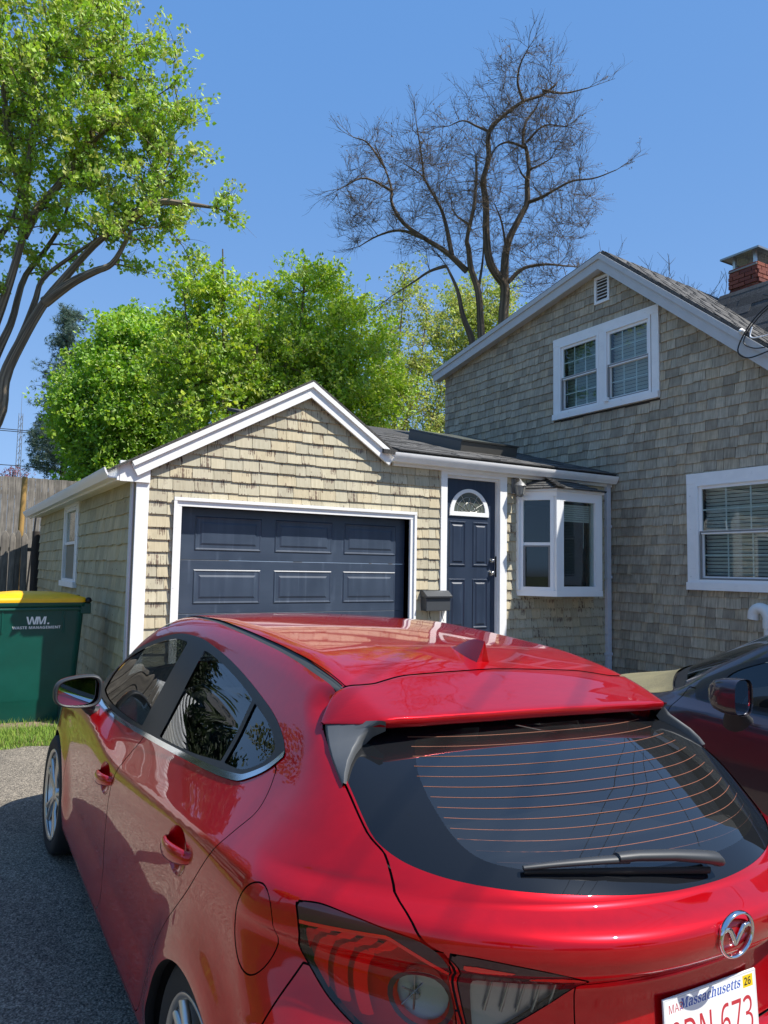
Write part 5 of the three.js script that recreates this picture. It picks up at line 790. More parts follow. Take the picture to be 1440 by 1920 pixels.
{ // tall board fence beyond it
  const f = thing('board_fence', 'tall grey vertical board fence at the back of the yard', 'fence'); const z = -19, y0 = groundY(2, z); f.position.set(1, y0, z);
  const H = 3.64 - y0, g = [0, 1, 2].map((k) => { const q = planarUV(rbox(-.068, .068, 0, H, 0, .022, .004)); const uv = q.attributes.uv; for (let i = 0; i < uv.count; i++) uv.setXY(i, uv.getX(i) + k * .31, uv.getY(i)); return q; });
  for (let x = -6; x < 3.6; x += .14) { const m = part(f, 'board', g[Math.floor(rnd() * 3)], woodMats[1 + Math.floor(rnd() * 3)]); m.position.set(x, rr(-.008, .008), rr(-.003, .003)); }
  for (const y of [.5, H - .4]) part(f, 'rail', box(-6.1, 3.6, y, y + .09, -.05, -.005), woodMats[0]); for (const x of [-5, -2.6, -.2, 2.2]) part(f, 'post', box(x - .05, x + .05, 0, H - .1, -.15, -.051), woodMats[0]);
  const p = thing('timber_pole', 'yellowish round timber pole leaning upright before the grey board fence', 'pole'); p.position.set(1.46, groundY(1.46, -16.6), -16.6); part(p, 'shaft', sweep([V(-.02, 0, 0), V(-.01, 1.5, 0), V(.03, 3.40 - p.position.y, 0)], [.055, .055, .052], 14), mat(.42, .25, .075, .75)); part(p, 'cut_end', sweep([V(.03, 3.40 - p.position.y, 0), V(.03, 3.41 - p.position.y, 0)], [.052, .048], 14), mat(.5, .34, .14, .8));
  const rod = thing('iron_rod', 'thin black rod leaning on the grey board fence', 'rod'); rod.position.set(1.70, groundY(1.7, -17), -17); part(rod, 'shaft', sweep([V(-.1, 0, 0), V(.1, 2.86 - rod.position.y, -.1)], [.018, .018], 8), MB.black); part(rod, 'hook', sweep([V(.1, 2.85 - rod.position.y, -.1), V(.16, 2.92 - rod.position.y, -.1), V(.26, 2.80 - rod.position.y, -.1)], [.02, .02, .012], 8), MB.black);
}
{ // utility lines and mast in the distance
  const w = [[7.45, 7.60], [7.36, 7.5], [5.6, 5.65], [4.9, 4.8], [3.9, 3.75]];
  w.forEach(([ya, yb], i) => { const a = V(-30, ya + 2.2, -48), c = V(30, yb + 1.2, -40), m = a.clone().lerp(c, .5).add(V(0, -.5, 0)), t = thing('utility_line', ['upper of the two topmost far power lines', 'lower of the two topmost far power lines', 'far power line third from the top', 'far power line fourth from the top', 'lowest far power line above the fence'][i] + ' at the left', 'power line', 'far power lines'); part(t, 'wire', new THREE.TubeGeometry(new THREE.CatmullRomCurve3([a, m, c]), 40, .022, 5), MB.black); });
  const mast = thing('radio_mast', 'thin lattice mast far off above the board fence', 'mast'); mast.position.set(4.9, 0, -60); const T = [[-.22, -.13], [.22, -.13], [0, .25]]; T.forEach(([x, z]) => part(mast, 'leg', sweep([V(x, 0, z), V(x * .6, 12.6, z * .6)], [.03, .02], 5), MB.metalGrey)); for (let y = 5; y < 12.4; y += .5) for (let k = 0; k < 3; k++) { const s = 1 - .4 * y / 12.6, [a, c] = [T[k], T[(k + 1) % 3]]; part(mast, 'brace', sweep([V(a[0] * s, y, a[1] * s), V(c[0] * s, y + .45, c[1] * s)], [.013, .013], 4), MB.metalGrey); } part(mast, 'tip', sweep([V(0, 12.5, 0), V(0, 14.2, 0)], [.015, .01], 5), MB.metalGrey);
}
// ---------- trees ----------
const barkN = stretch(40, 12, 81), barkTex = tex(512, 1, (u, v) => { const k = .52 + (barkN(u, v) - .5) * .36; return [k * 1.02, k * .94, k * .85]; });
const bark = (r, g, b) => new THREE.MeshStandardMaterial({ map: barkTex, color: lin(r, g, b), roughness: .95, bumpMap: barkTex, bumpScale: .02 });
const pts3 = (l) => l.map((p) => V(...p));
function limbTube(l, r0, r1, seg = 8) { const c = new THREE.CatmullRomCurve3(l), n = Math.max(6, l.length * 3), p = [], r = []; for (let i = 0; i <= n; i++) { p.push(c.getPoint(i / n)); r.push(r0 + (r1 - r0) * Math.pow(i / n, .85)); } return { geo: sweep(p, r, seg), p, r }; }
function twig(out, a, b, r0, r1, bend = .12, seg = 4, n = 4) { const L = a.distanceTo(b), p = [], r = [], o = V(rr(-1, 1), rr(-.3, 1), rr(-1, 1)).multiplyScalar(L * bend); for (let i = 0; i <= n; i++) { const t = i / n; p.push(a.clone().lerp(b, t).addScaledVector(o, Math.sin(Math.PI * t))); r.push(r0 + (r1 - r0) * t); } out.push(sweep(p, r, seg, false)); return p; }
function leafGeo(size, n, spread, fold = .35) {   // a spray of n small pointed leaves on all sides
  const p = [], ix = []; for (let k = 0; k < n; k++) { const c = V(rr(-1, 1), rr(-1, 1), rr(-1, 1)).multiplyScalar(spread), d = V(rr(-1, 1), rr(-.9, .5), rr(-1, 1)).normalize(), s = d.clone().cross(V(rr(-1, 1), rr(-1, 1), rr(-1, 1))).normalize(), n2 = d.clone().cross(s), L = size * rr(.7, 1.25), w = L * .42, b = p.length / 3; for (const v of [c, c.clone().addScaledVector(d, L * .42).addScaledVector(s, w).addScaledVector(n2, L * .10), c.clone().addScaledVector(d, L), c.clone().addScaledVector(d, L * .42).addScaledVector(s, -w).addScaledVector(n2, L * .10)]) p.push(v.x, v.y, v.z); ix.push(b, b + 1, b + 2, b, b + 2, b + 3); }
  const g = new THREE.BufferGeometry(); g.setAttribute('position', new THREE.Float32BufferAttribute(p, 3)); g.setIndex(ix); g.computeVertexNormals(); return g;
}
const leafMat = () => new THREE.MeshPhysicalMaterial({ color: 0xffffff, roughness: .85, transmission: .55, thickness: 0, side: THREE.DoubleSide });
function foliage(tree, spots, geo, colours, name = 'crown') { const m = new THREE.InstancedMesh(geo, leafMat(), spots.length), M4 = new THREE.Matrix4(), Q = new THREE.Quaternion(), E = new THREE.Euler(), C = new THREE.Color(); spots.forEach(([p, s], i) => { E.set(rr(0, 6.28), rr(0, 6.28), rr(0, 6.28)); M4.compose(p, Q.setFromEuler(E), V(s, s, s)); m.setMatrixAt(i, M4); const a = colours[Math.floor(rnd() * colours.length)], k = rr(.72, 1.22); C.setRGB(a[0] * k, a[1] * k, a[2] * k); m.setColorAt(i, C); }); m.name = name; m.userData.kind = 'stuff'; m.castShadow = m.receiveShadow = true; tree.add(m); return m; }
const inBlob = ([c, rx, ry]) => { for (;;) { const v = V(rr(-1, 1), rr(-1, 1), rr(-1, 1)); if (v.length() <= 1) return V(c[0] + v.x * rx, c[1] + v.y * ry, c[2] + v.z * rx); } };
function leafyTree(name, label, category, { limbs, r0, r1 = .02, blobs, shoots, sub: nsub, per, leaf, size, colours, barkC, twigR = .022, group, reach = .55, fill = 0 }) {
  const t = thing(name, label, category, group), bm = bark(...barkC), nodes = [], geos = [];
  limbs.forEach((l, i) => { const R = i === 0 ? r0 : r0 * .62, q = limbTube(pts3(l), R, r1, 9); if (i === 0) part(t, 'trunk', q.geo, bm); else part(t, 'limb', q.geo, bm); q.p.forEach((v, k) => { if (k > 2) nodes.push([v, q.r[k]]); }); });
  const tot = blobs.reduce((s, b) => s + b[1] * b[1] * b[2] * (b[3] || 1), 0), spots = [];
  for (const b of blobs) { const n = Math.max(2, Math.round(shoots * b[1] * b[1] * b[2] * (b[3] || 1) / tot)); for (let i = 0; i < n; i++) {
    const e = inBlob(b); let best = null, bd = 1e9; for (const nd of nodes) { const d = nd[0].distanceTo(e) + (nd[0].y > e.y ? .5 : 0); if (d < bd) { bd = d; best = nd; } }
    const path = twig(geos, best[0], e, Math.min(best[1] * .7, twigR), .006, .10, 4, 5);
    if (i % 3 === 0) nodes.push([path[3], twigR * .5]);
    for (let k = 0; k < nsub; k++) { const s = path[2 + Math.floor(rnd() * 4)], dir = e.clone().sub(best[0]).normalize().add(V(rr(-1, 1), rr(-.6, 1), rr(-1, 1))).normalize(), q = twig(geos, s, s.clone().addScaledVector(dir, reach * rr(.4, 1.1)), .005, .002, .08, 3, 3); for (let j = 0; j < per; j++) { const v = q[Math.floor(rnd() * 4)].clone().add(V(rr(-1, 1), rr(-1, 1), rr(-1, 1)).multiplyScalar(leaf)); spots.push([v, rr(.5, 1.45)]); } }
  } for (let i = 0; i < fill * (b[3] || 1); i++) spots.push([inBlob(b), rr(.7, 1.2)]); }
  const tw = part(t, 'twigs', merge(geos), bm); tw.userData.kind = 'stuff'; foliage(t, spots, leafGeo(size, 7, size * .95), colours); return t;
}
leafyTree('maple_tree', 'large leafy maple with many rising limbs at the left edge', 'tree', {
  limbs: [[[.05, .3, -16.4], [.23, 2.11, -16.21], [.61, 3.71, -15.83], [.91, 4.51, -15.58], [.95, 5.14, -15.5], [1.2, 5.86, -15.29], [1.52, 6.56, -15.04], [1.85, 7.07, -14.79], [2.28, 7.67, -14.48], [2.72, 8.09, -14.18], [3.13, 8.51, -13.89], [3.26, 8.85, -13.79]], [[1.52, 6.56, -15.04], [1.95, 6.93, -14.67], [2.29, 7.12, -14.39], [2.52, 7.22, -14.17], [2.7, 7.58, -13.96], [2.78, 7.8, -13.82]], [[.61, 3.71, -15.83], [.96, 5.06, -15.56], [1.08, 5.58, -15.49], [1.24, 6.1, -15.4], [1.39, 6.67, -15.31], [1.48, 7.06, -15.27], [1.97, 7.56, -14.98], [2.33, 7.88, -14.79]], [[.30, 3.3, -16.1], [.41, 4.21, -15.91], [.86, 5.76, -15.68], [1.03, 6.28, -15.71], [1.21, 7.19, -15.69], [1.53, 7.77, -15.63], [1.82, 8.41, -15.57], [1.95, 9.06, -15.61]], [[.15, 2.9, -16.2], [.32, 4.41, -15.95], [.81, 6.36, -15.38], [.97, 7.07, -15.11], [1.08, 7.69, -14.89], [1.1, 8.3, -14.72], [1.09, 8.99, -14.57], [1.11, 9.63, -14.39], [1.11, 10.62, -14.2]], [[1.08, 7.69, -14.89], [1.35, 8.36, -14.98], [1.61, 8.73, -14.79], [2.01, 9.41, -14.49], [2.41, 9.88, -14.2], [2.93, 10.34, -13.85]], [[.1, 4.2, -16], [.14, 6.2, -15.9], [.75, 7.87, -15.59], [.96, 8.3, -15.63], [1.06, 9.19, -15.69]], [[2.72, 8.09, -14.18], [3.21, 8.42, -13.75], [3.64, 8.42, -13.5], [4.2, 8.4, -13.3]], [[1.13, 8.47, -15.1], [.82, 9.37, -15.11], [.62, 10.6, -15.02], [.52, 11.43, -14.9]], [[2.01, 9.41, -14.49], [2.25, 10.42, -14.39], [2.57, 11.31, -14.25]]],
  r0: .17, r1: .025, blobs: [[[1.05, 11.62, -14.87], 1.3, 1.2], [[2.2, 11.4, -14.2], 1.05, 1.05], [[2.95, 10.5, -13.8], .95, 1.0], [[1.65, 10.03, -14.65], 1.5, 1.1], [[3.3, 9.6, -13.65], .75, .8], [[2.55, 9.25, -14.18], 1.2, .75], [[1.2, 8.73, -15.03], 1.1, .9, .7], [[3.75, 8.6, -13.5], .6, .35], [[4.3, 8.45, -13.2], .42, .28], [[3.2, 8.37, -13.81], .85, .45], [[2.26, 8.25, -14.44], 1.0, .6, .7], [[3.75, 7.85, -13.55], .4, .6, .7], [[1.01, 7.42, -15.26], .6, .9, .45], [[1.5, 7.9, -15.1], 1.0, .7, .45], [[2.7, 7.7, -14.2], .8, .5, .6], [[3.4, 7.3, -13.8], .55, .6, .5], [[-.6, 10.5, -15.2], 1.6, 1.9, .6]],
  shoots: 440, sub: 6, per: 3, leaf: .09, size: .068, colours: [[.42, .64, .035], [.48, .67, .05], [.36, .57, .03], [.53, .66, .06], [.50, .54, .09]], barkC: [.85, .78, .70], twigR: .022, reach: .55 });
const green1 = [[.30, .54, .014], [.38, .60, .02], [.24, .46, .014], [.44, .60, .025]], green2 = [[.42, .62, .02], [.50, .66, .03], [.34, .55, .018], [.55, .64, .04]], green3 = [[.48, .58, .07], [.54, .62, .10], [.40, .50, .06], [.58, .57, .14]];
leafyTree('round_tree', 'dense round bright green tree behind the garage at left', 'tree', { limbs: [[[5.6, .2, -26.5], [5.7, 3, -26.4], [5.8, 6, -26.5], [5.7, 9.5, -26.5]], [[5.7, 3, -26.4], [4.6, 5.5, -26], [3.9, 7.5, -26]], [[5.7, 3.5, -26.4], [7, 6, -26], [7.6, 8, -25.5]]], r0: .22, blobs: [[[5.2, 7.0, -26.5], 2.3, 2.6], [[6.6, 8.2, -26.2], 1.9, 2.2], [[4.9, 6.6, -26.2], 1.5, 2.5], [[4.9, 5.0, -26.2], 1.5, 1.7], [[5.4, 9.3, -26.6], 1.2, 1.3]], shoots: 420, sub: 7, per: 5, leaf: .2, size: .115, colours: green1, barkC: [.55, .5, .42], reach: .8, fill: 1100 });
leafyTree('spreading_tree', 'tall bright yellow green tree rising behind the garage gable', 'tree', { limbs: [[[9.9, .2, -21.8], [9.9, 4, -21.7], [9.8, 7, -21.6], [9.7, 9.5, -21.5], [9.8, 11.6, -21.4]], [[9.9, 4, -21.7], [11, 6.5, -21], [11.6, 9.5, -20.9]], [[9.9, 4.5, -21.7], [8.6, 6.5, -21.9], [8.1, 9, -22]], [[9.8, 6.5, -21.6], [10.6, 8.8, -21.4], [10.9, 10.8, -21.3]]], r0: .17, blobs: [[[10.3, 9.4, -21.4], 1.75, 2.2], [[9.8, 7.2, -21.7], 2.4, 1.8], [[11.6, 8.0, -20.9], 1.5, 2.3], [[8.7, 8.7, -21.9], 1.1, 2.0], [[10.1, 5.6, -21.7], 2.3, 1.3]], shoots: 430, sub: 7, per: 4, leaf: .18, size: .098, colours: green2, barkC: [.6, .55, .45], reach: .85, fill: 350 });
leafyTree('slender_tree', 'open slender green tree between the maple and the taller tree', 'tree', { limbs: [[[7.2, .2, -20.8], [7.2, 3, -20.8], [7.0, 6, -20.8], [6.9, 9, -20.8], [6.8, 11, -20.8]], [[7.2, 4, -20.8], [6.2, 6.4, -20.8], [5.7, 9.2, -20.7]], [[7.1, 5, -20.8], [7.8, 7.4, -20.6], [7.9, 9.8, -20.5]]], r0: .11, blobs: [[[7.0, 8.3, -20.8], 1.2, 2.1], [[6.3, 9.6, -20.9], .9, 1.4, .7], [[6.9, 5.9, -20.8], 1.5, 1.5], [[5.7, 7.3, -20.9], .9, 1.4, .8]], shoots: 240, sub: 6, per: 3, leaf: .16, size: .092, colours: green2, barkC: [.6, .55, .47], reach: .9, fill: 60 });
leafyTree('young_birch', 'thin pale tree with sparse new leaves left of the bare tree', 'tree', { limbs: [[[15.2, .2, -24.8], [15.3, 5, -24.8], [15.4, 9, -24.8], [15.7, 13.6, -24.8]], [[15.3, 5, -24.8], [14.8, 9, -24.8], [14.6, 12, -24.8]], [[15.3, 6, -24.8], [16.2, 9, -24.6], [16.6, 12, -24.5]], [[15.3, 4, -24.8], [16.6, 7, -24.4], [17.2, 9, -24.2]], [[14.4, 1, -24.8], [14.1, 5, -24.8], [13.9, 8.4, -24.8]]], r0: .10, blobs: [[[15.6, 10.8, -24.8], 1.15, 3.2], [[14.7, 7.6, -24.8], 1.2, 2.4, 1.2], [[16.4, 8.0, -24.5], 1.2, 2.5], [[14, 5.8, -24.8], 1.3, 1.8, 1.6]], shoots: 290, sub: 7, per: 2, leaf: .16, size: .09, colours: green3, barkC: [.9, .8, .62], reach: .9, twigR: .018 });
leafyTree('hazy_tree', 'pale yellow green tree glimpsed through the trunks of the bare tree', 'tree', { limbs: [[[19.2, .2, -25], [19.3, 6, -24.8], [19.5, 10, -24.7], [19.6, 14, -24.7]], [[19.3, 6, -24.8], [18, 10, -24.8]], [[19.3, 7, -24.8], [20.8, 11, -24.5]]], r0: .14, blobs: [[[19.3, 12.3, -24.7], 1.7, 1.9], [[18, 11.2, -24.8], 1.3, 2.0], [[20.6, 12.2, -24.5], 1.4, 1.4], [[18.4, 8.6, -24.9], 1.8, 2]], shoots: 220, sub: 6, per: 3, leaf: .2, size: .105, colours: green3, barkC: [.6, .5, .4], reach: .9, fill: 40 });
{ // bare tree
  const L = [[[13.38, .3, -17.3], [13.40, 4, -17.25], [13.38, 7.01, -17.23], [13.27, 8.38, -17.17], [12.98, 9.18, -17.27], [12.81, 9.91, -17.31], [12.49, 10.63, -17.44]], [[13.5, 5, -17.1], [13.53, 7.98, -17.05], [13.42, 8.93, -16.98], [13.27, 9.88, -16.93], [13.03, 10.5, -16.96], [12.9, 11.12, -16.93], [12.83, 11.26, -16.91], [12.92, 12.2, -16.71], [12.91, 13.13, -16.58], [12.84, 13.66, -16.52]], [[13.02, 10.48, -17.14], [12.5, 11.05, -17.46], [11.95, 11.47, -17.81], [11.39, 11.97, -18.17], [11.11, 12.56, -18.34], [11.11, 12.99, -18.37], [10.89, 13.75, -18.49], [10.67, 14.35, -18.63]], [[11.89, 11.42, -17.73], [11.42, 11.79, -18.35], [11.02, 11.76, -18.96], [10.68, 11.55, -19.55]], [[11.1, 12.9, -18.3], [10.14, 13.02, -18.31], [9.42, 12.55, -18.46]], [[14.1, 4, -16.8], [14.09, 7.99, -16.71], [14.01, 9.12, -16.66], [13.99, 10.09, -16.59], [13.82, 10.33, -16.67], [13.59, 10.73, -16.77], [13.45, 11.53, -16.78], [13.39, 12.5, -16.73], [13.29, 13.15, -16.74], [13.39, 13.79, -16.62], [13.35, 14.6, -16.57], [13.64, 15.01, -16.36], [14.17, 15.5, -16], [14.64, 15.7, -15.69], [14.95, 16.0, -15.45]], [[13.99, 10.09, -16.59], [14.01, 10.93, -16.59], [14.14, 11.53, -16.55], [14.43, 12.22, -16.4], [14.63, 12.67, -16.33], [14.65, 13.37, -16.35], [14.72, 13.74, -16.36], [14.66, 14.44, -16.42], [14.63, 14.65, -16.51], [14.71, 15.3, -16.48], [15.01, 15.8, -16.32]], [[14.63, 12.67, -16.33], [14.8, 12.7, -15.9], [14.95, 12.8, -15.5], [15.1, 12.86, -14.94], [15.48, 12.84, -14.47], [15.84, 12.97, -13.99]], [[14.72, 13.74, -16.36], [14.7, 13.65, -15.9], [14.76, 13.67, -15.48]], [[14.07, 10.17, -16.53], [14.49, 10.62, -16.34], [15.1, 10.79, -16.06], [15.65, 10.79, -15.82], [16.2, 10.79, -15.59]], [[12.61, 10.95, -17.34], [12.55, 11.85, -17.54], [12.49, 12.52, -17.76], [12.29, 13.2, -18.07], [12.17, 13.72, -18.34], [11.83, 14.16, -18.75]], [[12.95, 11.77, -16.9], [12.53, 11.95, -16.97], [12.22, 12.05, -16.82]], [[12.49, 10.63, -17.44], [12.08, 10.46, -17.7], [11.68, 10.13, -17.97], [11.15, 9.71, -18.33]], [[13.35, 14.6, -16.57], [13.15, 14.88, -16.91], [12.92, 15.16, -17.27], [12.69, 15.12, -17.66]], [[14.17, 15.5, -16], [13.8, 15.86, -15.82], [13.62, 16.15, -15.5], [13.59, 16.4, -15.12]], [[14.64, 15.84, -15.69], [15.1, 15.68, -15.26], [15.61, 15.76, -14.78]], [[14.66, 14.44, -16.42], [13.88, 14.35, -16.39], [13.68, 14.24, -16.65], [13.51, 13.47, -16.94]], [[13.3, 9.92, -16.95], [13.5, 10.9, -17.0], [13.6, 11.6, -17.1]], [[14.0, 11.3, -16.55], [13.7, 11.89, -16.4], [13.35, 12.2, -16.25]], [[12.17, 13.5, -18.2], [11.9, 14.24, -18], [11.6, 14.89, -17.8]], [[10.89, 13.6, -18.4], [10.42, 14.38, -18.68], [10.18, 14.69, -19.12]], [[14.66, 14.6, -16.4], [14.8, 14.86, -15.8], [15.1, 14.62, -15.2]], [[14.65, 13.37, -16.3], [14.3, 13.35, -16.15], [13.95, 13.49, -15.98]]];
  const CROWN = [[[10.99, 13.01, -18.13], 1.65, 1.73], [[10.2, 12.32, -19.13], .72, 1.12], [[13.89, 15.4, -15.7], 1.46, 1.5], [[13.17, 13.76, -16.75], 2.36, 1.89], [[15.04, 12.45, -15.3], 1.15, 1.85], [[12.74, 11.71, -17.19], 2.05, 1.26], [[14.55, 10.49, -15.74], 1.35, 1.05], [[14.6, 14.38, -15.3], 1.05, 1.23]];
  const R = [.19, .14, .10, .06, .045, .18, .13, .06, .045, .07, .075, .04, .06, .045, .05, .045, .045, .05, .045, .04, .04, .04, .04];
  const t = thing('bare_tree', 'tall leafless tree with dark spreading branches behind the house', 'tree'), bm = bark(.62, .54, .45), geos = [], tips = [], keys = [];
  const grow = (a, dir, len0, r, lev) => { const len = len0 * (lev < 3 ? 1 : (a.y > 15.2 ? .72 : a.y > 14 ? .88 : 1) * (a.x < 11 || a.x > 15.3 ? .75 : 1)), b = a.clone().addScaledVector(dir, len), p = twig(geos, a, b, r, r * .55, .10, lev > 1 ? 4 : 3, lev > 1 ? 5 : 3); if (lev === 0) { if (rnd() < .10) keys.push([b.clone().add(V(0, -.03, 0)), rr(.5, .9)]); return; } const n = lev > 1 ? 4 : 3; for (let k = 0; k < n; k++) { const s = p[Math.max(1, Math.round((k + rnd()) / n * (p.length - 1)))], d = dir.clone().add(V(rr(-1, 1), rr(-.35, .75), rr(-1, 1)).multiplyScalar(.75)).normalize(); grow(s, d, len * rr(.45, .75), r * .6, lev - 1); } };
  const nodes = []; L.forEach((l, i) => { const q = limbTube(pts3(l), R[i], i < 2 || i === 5 || i === 6 ? .03 : .014, 8); part(t, i === 0 ? 'trunk' : 'limb', q.geo, bm); q.p.forEach((v, k) => { if (k > 3 && v.y > 9.2) nodes.push([v, q.r[k]]); }); const n = q.p.length, T = q.p[n - 1].clone().sub(q.p[n - 3]).normalize(); for (let j = 0; j < 2; j++) grow(q.p[n - 1], T.clone().add(V(rr(-1, 1), rr(-.2, .8), rr(-1, 1)).multiplyScalar(.5)).normalize(), rr(.5, .8), .010, 2); });
  for (const bl of CROWN) { const n = Math.round(62 * bl[1] * bl[2]); for (let i = 0; i < n; i++) { const e = inBlob(bl); let best = null, bd = 1e9; for (const nd of nodes) { const d = nd[0].distanceTo(e) + (nd[0].y > e.y + .2 ? .7 : 0); if (d < bd) { bd = d; best = nd; } } if (bd > 2.6) continue;
    const p = twig(geos, best[0], e, Math.min(best[1] * .55, .008 + .006 * bd), .004, .09, 4, 6); if (bd > .5) { nodes.push([p[3], .010]); nodes.push([p[5], .007]); } const dir = e.clone().sub(best[0]).normalize();
    for (let k = 0; k < 4; k++) grow(p[2 + k], dir.clone().add(V(rr(-1, 1), rr(-.3, .9), rr(-1, 1)).multiplyScalar(.8)).normalize(), rr(.28, .55), .0052, 1); } }
  const tw = part(t, 'twigs', merge(geos), bm); tw.userData.kind = 'stuff'; foliage(t, keys, leafGeo(.055, 3, .05), [[.16, .11, .05], [.12, .085, .04]], 'seed_keys');
}
{ const t = thing('far_bare_tree', 'tips of a leafless tree showing over the house roof', 'tree'), bm = bark(.2, .16, .12), geos = []; t.position.set(0, 0, 0); const base = V(21.0, 2, -17);
  const grow = (a, dir, len, r, lev) => { const b = a.clone().addScaledVector(dir, len), p = twig(geos, a, b, r, r * .5, .08, 4, 4); if (!lev) return; for (let k = 0; k < 4; k++) grow(p[1 + Math.floor(rnd() * 4)], dir.clone().add(V(rr(-1, 1), rr(-.2, .8), rr(-1, 1)).multiplyScalar(.7)).normalize(), len * rr(.45, .7), r * .55, lev - 1); };
  part(t, 'trunk', limbTube([base, V(21, 6, -17), V(21, 8.5, -17)], .16, .1).geo, bm); for (const [x, y, z] of [[19.6, 11, -17.6], [20.0, 12, -17.4], [20.6, 11.8, -17.2], [21.4, 11.6, -16.8], [22.2, 11, -16.4], [22.8, 10.2, -16.2], [19.6, 10, -17.4]]) grow(V(21, 8.3, -17), V(x - 21, y - 8.3, z + 17).normalize(), 2.3, .045, 3); part(t, 'twigs', merge(geos), bm).userData.kind = 'stuff'; }
{ // pine and redbud far left
  const t = thing('pine_tree', 'dark blue green pine at the far left behind the round tree', 'tree'), bm = bark(.16, .12, .1), geos = [], spots = []; part(t, 'trunk', limbTube([V(4.5, .2, -34), V(4.5, 6, -34), V(4.4, 12.6, -34.1)], .22, .04).geo, bm);
  for (let y = 4.2; y < 12.6; y += .34) { const R = .35 + 1.25 * Math.pow((13 - y) / 8.8, .7); for (let k = 0; k < 6; k++) { const a = rr(0, 6.28), e = V(4.45 + Math.cos(a) * R * rr(.6, 1.15), y + rr(-.1, .35), -34 + Math.sin(a) * R), s = V(4.45, y, -34), p = twig(geos, s, e, .03, .01, .08, 3, 4); for (let j = 0; j < 26; j++) { const q = p[1 + Math.floor(rnd() * 4)].clone().add(V(rr(-.25, .25), rr(-.12, .16), rr(-.25, .25))); spots.push([q, rr(.7, 1.2)]); } } }
  for (let i = 0; i < 900; i++) { const v = inBlob([[3.75, 6.6, -33.5], .75, 1.25]); spots.push([v, rr(.7, 1.2)]); }
  part(t, 'branches', merge(geos), bm).userData.kind = 'stuff'; const g = []; { const p = [], ix = []; for (let k = 0; k < 10; k++) { const d = V(rr(-1, 1), rr(-.5, 1), rr(-1, 1)).normalize().multiplyScalar(.2), s = d.clone().cross(V(rr(-1, 1), rr(-1, 1), rr(-1, 1))).normalize().multiplyScalar(.011), b = p.length / 3; for (const v of [s, d, s.clone().negate()]) p.push(v.x, v.y, v.z); ix.push(b, b + 1, b + 2); } const q = new THREE.BufferGeometry(); q.setAttribute('position', new THREE.Float32BufferAttribute(p, 3)); q.setIndex(ix); q.computeVertexNormals(); g.push(q); }
  foliage(t, spots, g[0], [[.10, .19, .125], [.08, .155, .11], [.13, .21, .13]]);
  const r = thing('redbud_tree', 'small pink blossoming tree far off above the fence', 'tree'), rg = [], rs = []; part(r, 'trunk', limbTube([V(3.4, .3, -44), V(3.4, 3.5, -44), V(3.4, 5.6, -44)], .12, .05).geo, bm); for (let k = 0; k < 26; k++) { const e = inBlob([[3.3, 6.4, -44.2], 1.1, .5]), p = twig(rg, V(3.4, 5.2, -44), e, .03, .01); for (let j = 0; j < 9; j++) rs.push([p[2 + Math.floor(rnd() * 3)].clone().add(V(rr(-.2, .2), rr(-.2, .2), rr(-.2, .2))), rr(.6, 1.1)]); } part(r, 'branches', merge(rg), bm).userData.kind = 'stuff'; foliage(r, rs, leafGeo(.11, 4, .09), [[.36, .13, .16], [.28, .10, .12]], 'blossom');
}
